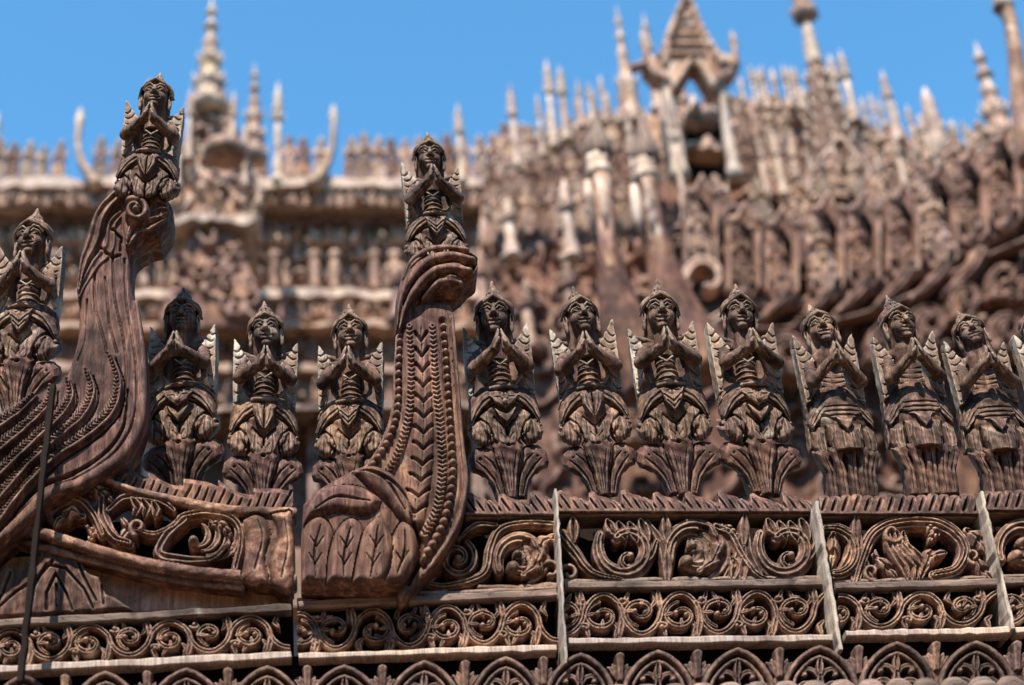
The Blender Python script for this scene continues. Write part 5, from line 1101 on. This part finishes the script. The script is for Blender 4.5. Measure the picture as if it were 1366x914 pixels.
for i, x in enumerate((1010, 1030, 1052, 1190, 1214, 1240)): post(x, 178+rnd.uniform(-6, 8), 262, 13, 9.6, FAR_PALE if i % 2 else FAR, ['squat pale post left of the conical tower, outer one', 'squat post left of the conical tower, middle one', 'squat post touching the left of the conical tower', 'squat post right of the carved pediment, inner one', 'squat post right of the carved pediment, middle one', 'squat post right of the carved pediment, outer one'][i])
horn([(1375, 215), (1366, 170), (1359, 120), (1354, 70), (1348, 30), (1340, 12)], [17, 15, 12, 10, 9, 10], 6.0, FAR, 'big dark curved horn at the upper right picture edge', 1.3)
# nearer gable with statues on its edge
ng = thing('carved_gable', W(1150, 640, 8), 'broad reddish carved gable with sweeping rib and scrolls behind the right hand statues', 'gable')
mass([(640, 430), (760, 400), (860, 440), (900, 300), (930, 262), (975, 262), (1010, 300), (1080, 290), (1130, 280), (1190, 262), (1240, 240), (1290, 215), (1340, 190), (1480, 150), (1480, 760), (640, 760)], 8.2, 34, 16, FAR_DARK, 'carved_ground', ng, 420, (10, 30), 12, 3.4)
R = Relief(800, 300, 1480, 660, 3.0)
R.stroke(spline([(1480, 270), (1366, 318), (1290, 352), (1210, 394), (1120, 424), (1010, 436), (960, 420)], 8), (3, 3.5, 2.5), 20)
R.stroke(spline([(1480, 232), (1366, 290), (1290, 326), (1200, 366), (1110, 392), (1000, 400)], 8), (8, 11, 8), 15, hatch=(12, 7, .8))
for k, (x, y_, r_, a) in enumerate(((1340, 372, 26, 0), (1290, 400, 24, 90), (1240, 432, 26, 180), (1180, 452, 24, 40), (1050, 470, 28, 200), (1345, 440, 26, 120), (1120, 500, 28, 60), (1000, 560, 30, 10), (1220, 520, 28, 260), (1320, 540, 30, 20), (880, 470, 26, 70), (860, 560, 28, 150))):
    R.stroke(spiral(x, y_, r_, 7, a, 1.3, 20), (9, 6), (22, 34), ribs=2); R.leaf([(x-r_, y_+r_), (x, y_+r_*.7), (x+r_*1.2, y_+r_*1.1)], 11, 26, veins=3)
for k, x in enumerate((990, 1048, 1102, 1152, 1206, 1256, 1300)): R.stroke(spline([(x+8, 372-max(0, x-1100)*.18), (x-6, 400-max(0, x-1100)*.2), (x-40, 430-max(0, x-1100)*.2)], 6), (14, 10, 4), 26, ribs=3)
R.build('sweeping_rib_and_scrolls', FAR_DARK, ng, 7.8, D=6, zs=2.6)
NS = [(936, 246, 345), (993, 282, 378), (1044, 288, 382), (1104, 268, 378), (1153, 268, 366), (1206, 254, 352), (1256, 226, 340), (1297, 204, 306), (1342, 178, 286), (1392, 150, 262)]
for i, (x, a, b) in enumerate(NS):
    w_ = 24; nt_ = thing('statue_niche', W(x, b+10, 7.4), 'pointed dark niche round the %s gable statue from the left' % ORD[i], 'niche', 'pointed niches along the reddish gable')
    R = Relief(x-w_-4, a-20, x+w_+4, b+24, 2.2)
    R.poly([(x-w_+2, b+8), (x-w_+2, a+26), (x-w_, a+18), (x-10, a-2), (x, a-18), (x+10, a-2), (x+w_, a+18), (x+w_-2, a+26), (x+w_-2, b+8), (x+12, b+18), (x, b+22), (x-12, b+18)], 12, 4)
    for q in (-1, 1): R.stroke([(x, a-12), (x+q*9, a+8), (x+q*17, a+22)], (3, 4.5), 18); R.stroke([(x+q*20, a+26), (x+q*20, b+6)], 3.5, 18); R.stroke(spiral(x+q*17, a+12, 5, 2, 0, 1, 8), 3, 22)
    R.cut([(x-14, b-6), (x-14, a+34), (x, a+12), (x+14, a+34), (x+14, b-6)]); R.ball((x, b+9), 9, 18); R.lumps(10, (3, 6), 18, i)
    R.build('carved_surround', FAR_RED, nt_, 7.75, D=6, zs=2.4); prism([(x-20, a+4), (x+20, a+4), (x+20, b+4), (x-20, b+4)], 7.95, .05, 'dark_backing', DARKW, nt_)
for i, (x, a, b) in enumerate(NS): small_statue(x, a+22, b+5, 7.66, 'red' if i % 3 else 'tan', 'blurred dark statue, %s from the left along the edge of the reddish gable' % ORD[i], 'blurred statues along the reddish gable edge', 1.0, 'gable_statue')
NS2 = [(965, 232, 300), (1020, 238, 300), (1072, 230, 292), (1130, 232, 290), (1180, 222, 276), (1230, 205, 262), (1276, 186, 240), (1322, 160, 220)]
for i, (x, a, b) in enumerate(NS2): small_statue(x, a, b+6, 8.6, rnd.choice(['tan', 'pale']), 'faint tan statue, %s in the upper row behind the dark gable statues' % ORD[i], 'faint tan statues of the upper gable row', 1.1, 'gable_statue')
R = Relief(880, 318, 1010, 480, 2.2)
R.stroke(spline([(912, 470), (908, 430), (909, 395), (914, 366), (926, 350), (942, 347), (956, 356), (960, 370), (952, 380), (942, 380)], 8), (9, 7, 6, 7, 4), 22, ribs=1, base=.5)
R.stroke(spline([(930, 470), (940, 440), (960, 420), (990, 410)], 8), (8, 10, 4), 20, ribs=2); R.build('pale_scroll', FAR, ng, 6.2, D=12, zs=2.2)
# two big blurred finials left of the belfry
def mid_finial(pts, r, bx, y, lab):
    t = thing('bud_finial', W(pts[-1][0], pts[-1][1], y), lab, 'finial', 'two large blurred bud finials in the middle distance'); c = spline(pts, 8); P_ = W(c[:, 0], c[:, 1], y); k = pxm(bx, 250, y)
    V, Fc = tube(P_, [q*k for q in r], 12, .7); put('neck', V, Fc, FAR_DARK, t)
    sh = spline(pts[:3], 6); V, Fc = tube(W(sh[:, 0], sh[:, 1], y-.03), [r[0]*k*.9, r[0]*k*1.0, r[0]*k*.6], 10, 1.0); put('pale_blade', V, Fc, FAR, t)
    b = pts[0][1]
    turned(bx, [(9, b+4), (17, b), (18, b-8), (13, b-14), (16, b-20), (15, b-26)], y, FAR_PALE, t, 'collar', 14, 7, .1)
    turned(bx, [(15, b-25), (19, b-30), (18, b-44), (12, b-60), (6, b-74), (.5, b-90)], y, TEAK, t, 'bud', 12, 4, .06)
    for q in (-1, 1):
        x = bx+q*9; turned(x, [(2, b+70), (7, b+48), (8, b+30), (5, b+6)], y-.08, FAR, t, 'leaf_tongue', 8)
mid_finial([(803, 236), (807, 300), (816, 366), (836, 440), (880, 520)], [13, 15, 20, 32, 52], 800, 4.6, 'dark bud finial, left one of the blurred pair left of the belfry')
mid_finial([(865, 242), (872, 300), (884, 352), (906, 420), (950, 500)], [12, 15, 21, 32, 50], 863, 5.6, 'dark bud finial, right one of the blurred pair left of the belfry')
for i, (x, a, b, w_, m_) in enumerate(((752, 238, 348, 24, FAR), (677, 262, 345, 22, FAR), (836, 150, 300, 15, FAR), (890, 120, 300, 12, FAR), (640, 330, 430, 22, FAR_RED), (700, 372, 470, 24, FAR_RED), (755, 340, 452, 26, FAR_RED), (528, 352, 430, 24, FAR_RED))):
    post(x, a, b, w_, 8.0, m_, ['chunky tan post below the rising roofs, beside the long cornice', 'chunky tan post under the cornice right of the beaded finial statue', 'pale upright post between the two blurred bud finials', 'thin tan post just right of the blurred bud pair', 'reddish knob post right of the twisted collar', 'dark reddish knob post above the joint strip region, low', 'dark reddish knob post left of the first blurred bud finial', 'dark reddish knob post at the left of the twisted collar'][i], group='chunky knob posts in the middle distance')
# veranda wall close behind the left statues
vw = thing('veranda_wall', W(300, 760, 4), 'shadowy reddish brown wall boards and pilasters behind the left statues', 'wall')
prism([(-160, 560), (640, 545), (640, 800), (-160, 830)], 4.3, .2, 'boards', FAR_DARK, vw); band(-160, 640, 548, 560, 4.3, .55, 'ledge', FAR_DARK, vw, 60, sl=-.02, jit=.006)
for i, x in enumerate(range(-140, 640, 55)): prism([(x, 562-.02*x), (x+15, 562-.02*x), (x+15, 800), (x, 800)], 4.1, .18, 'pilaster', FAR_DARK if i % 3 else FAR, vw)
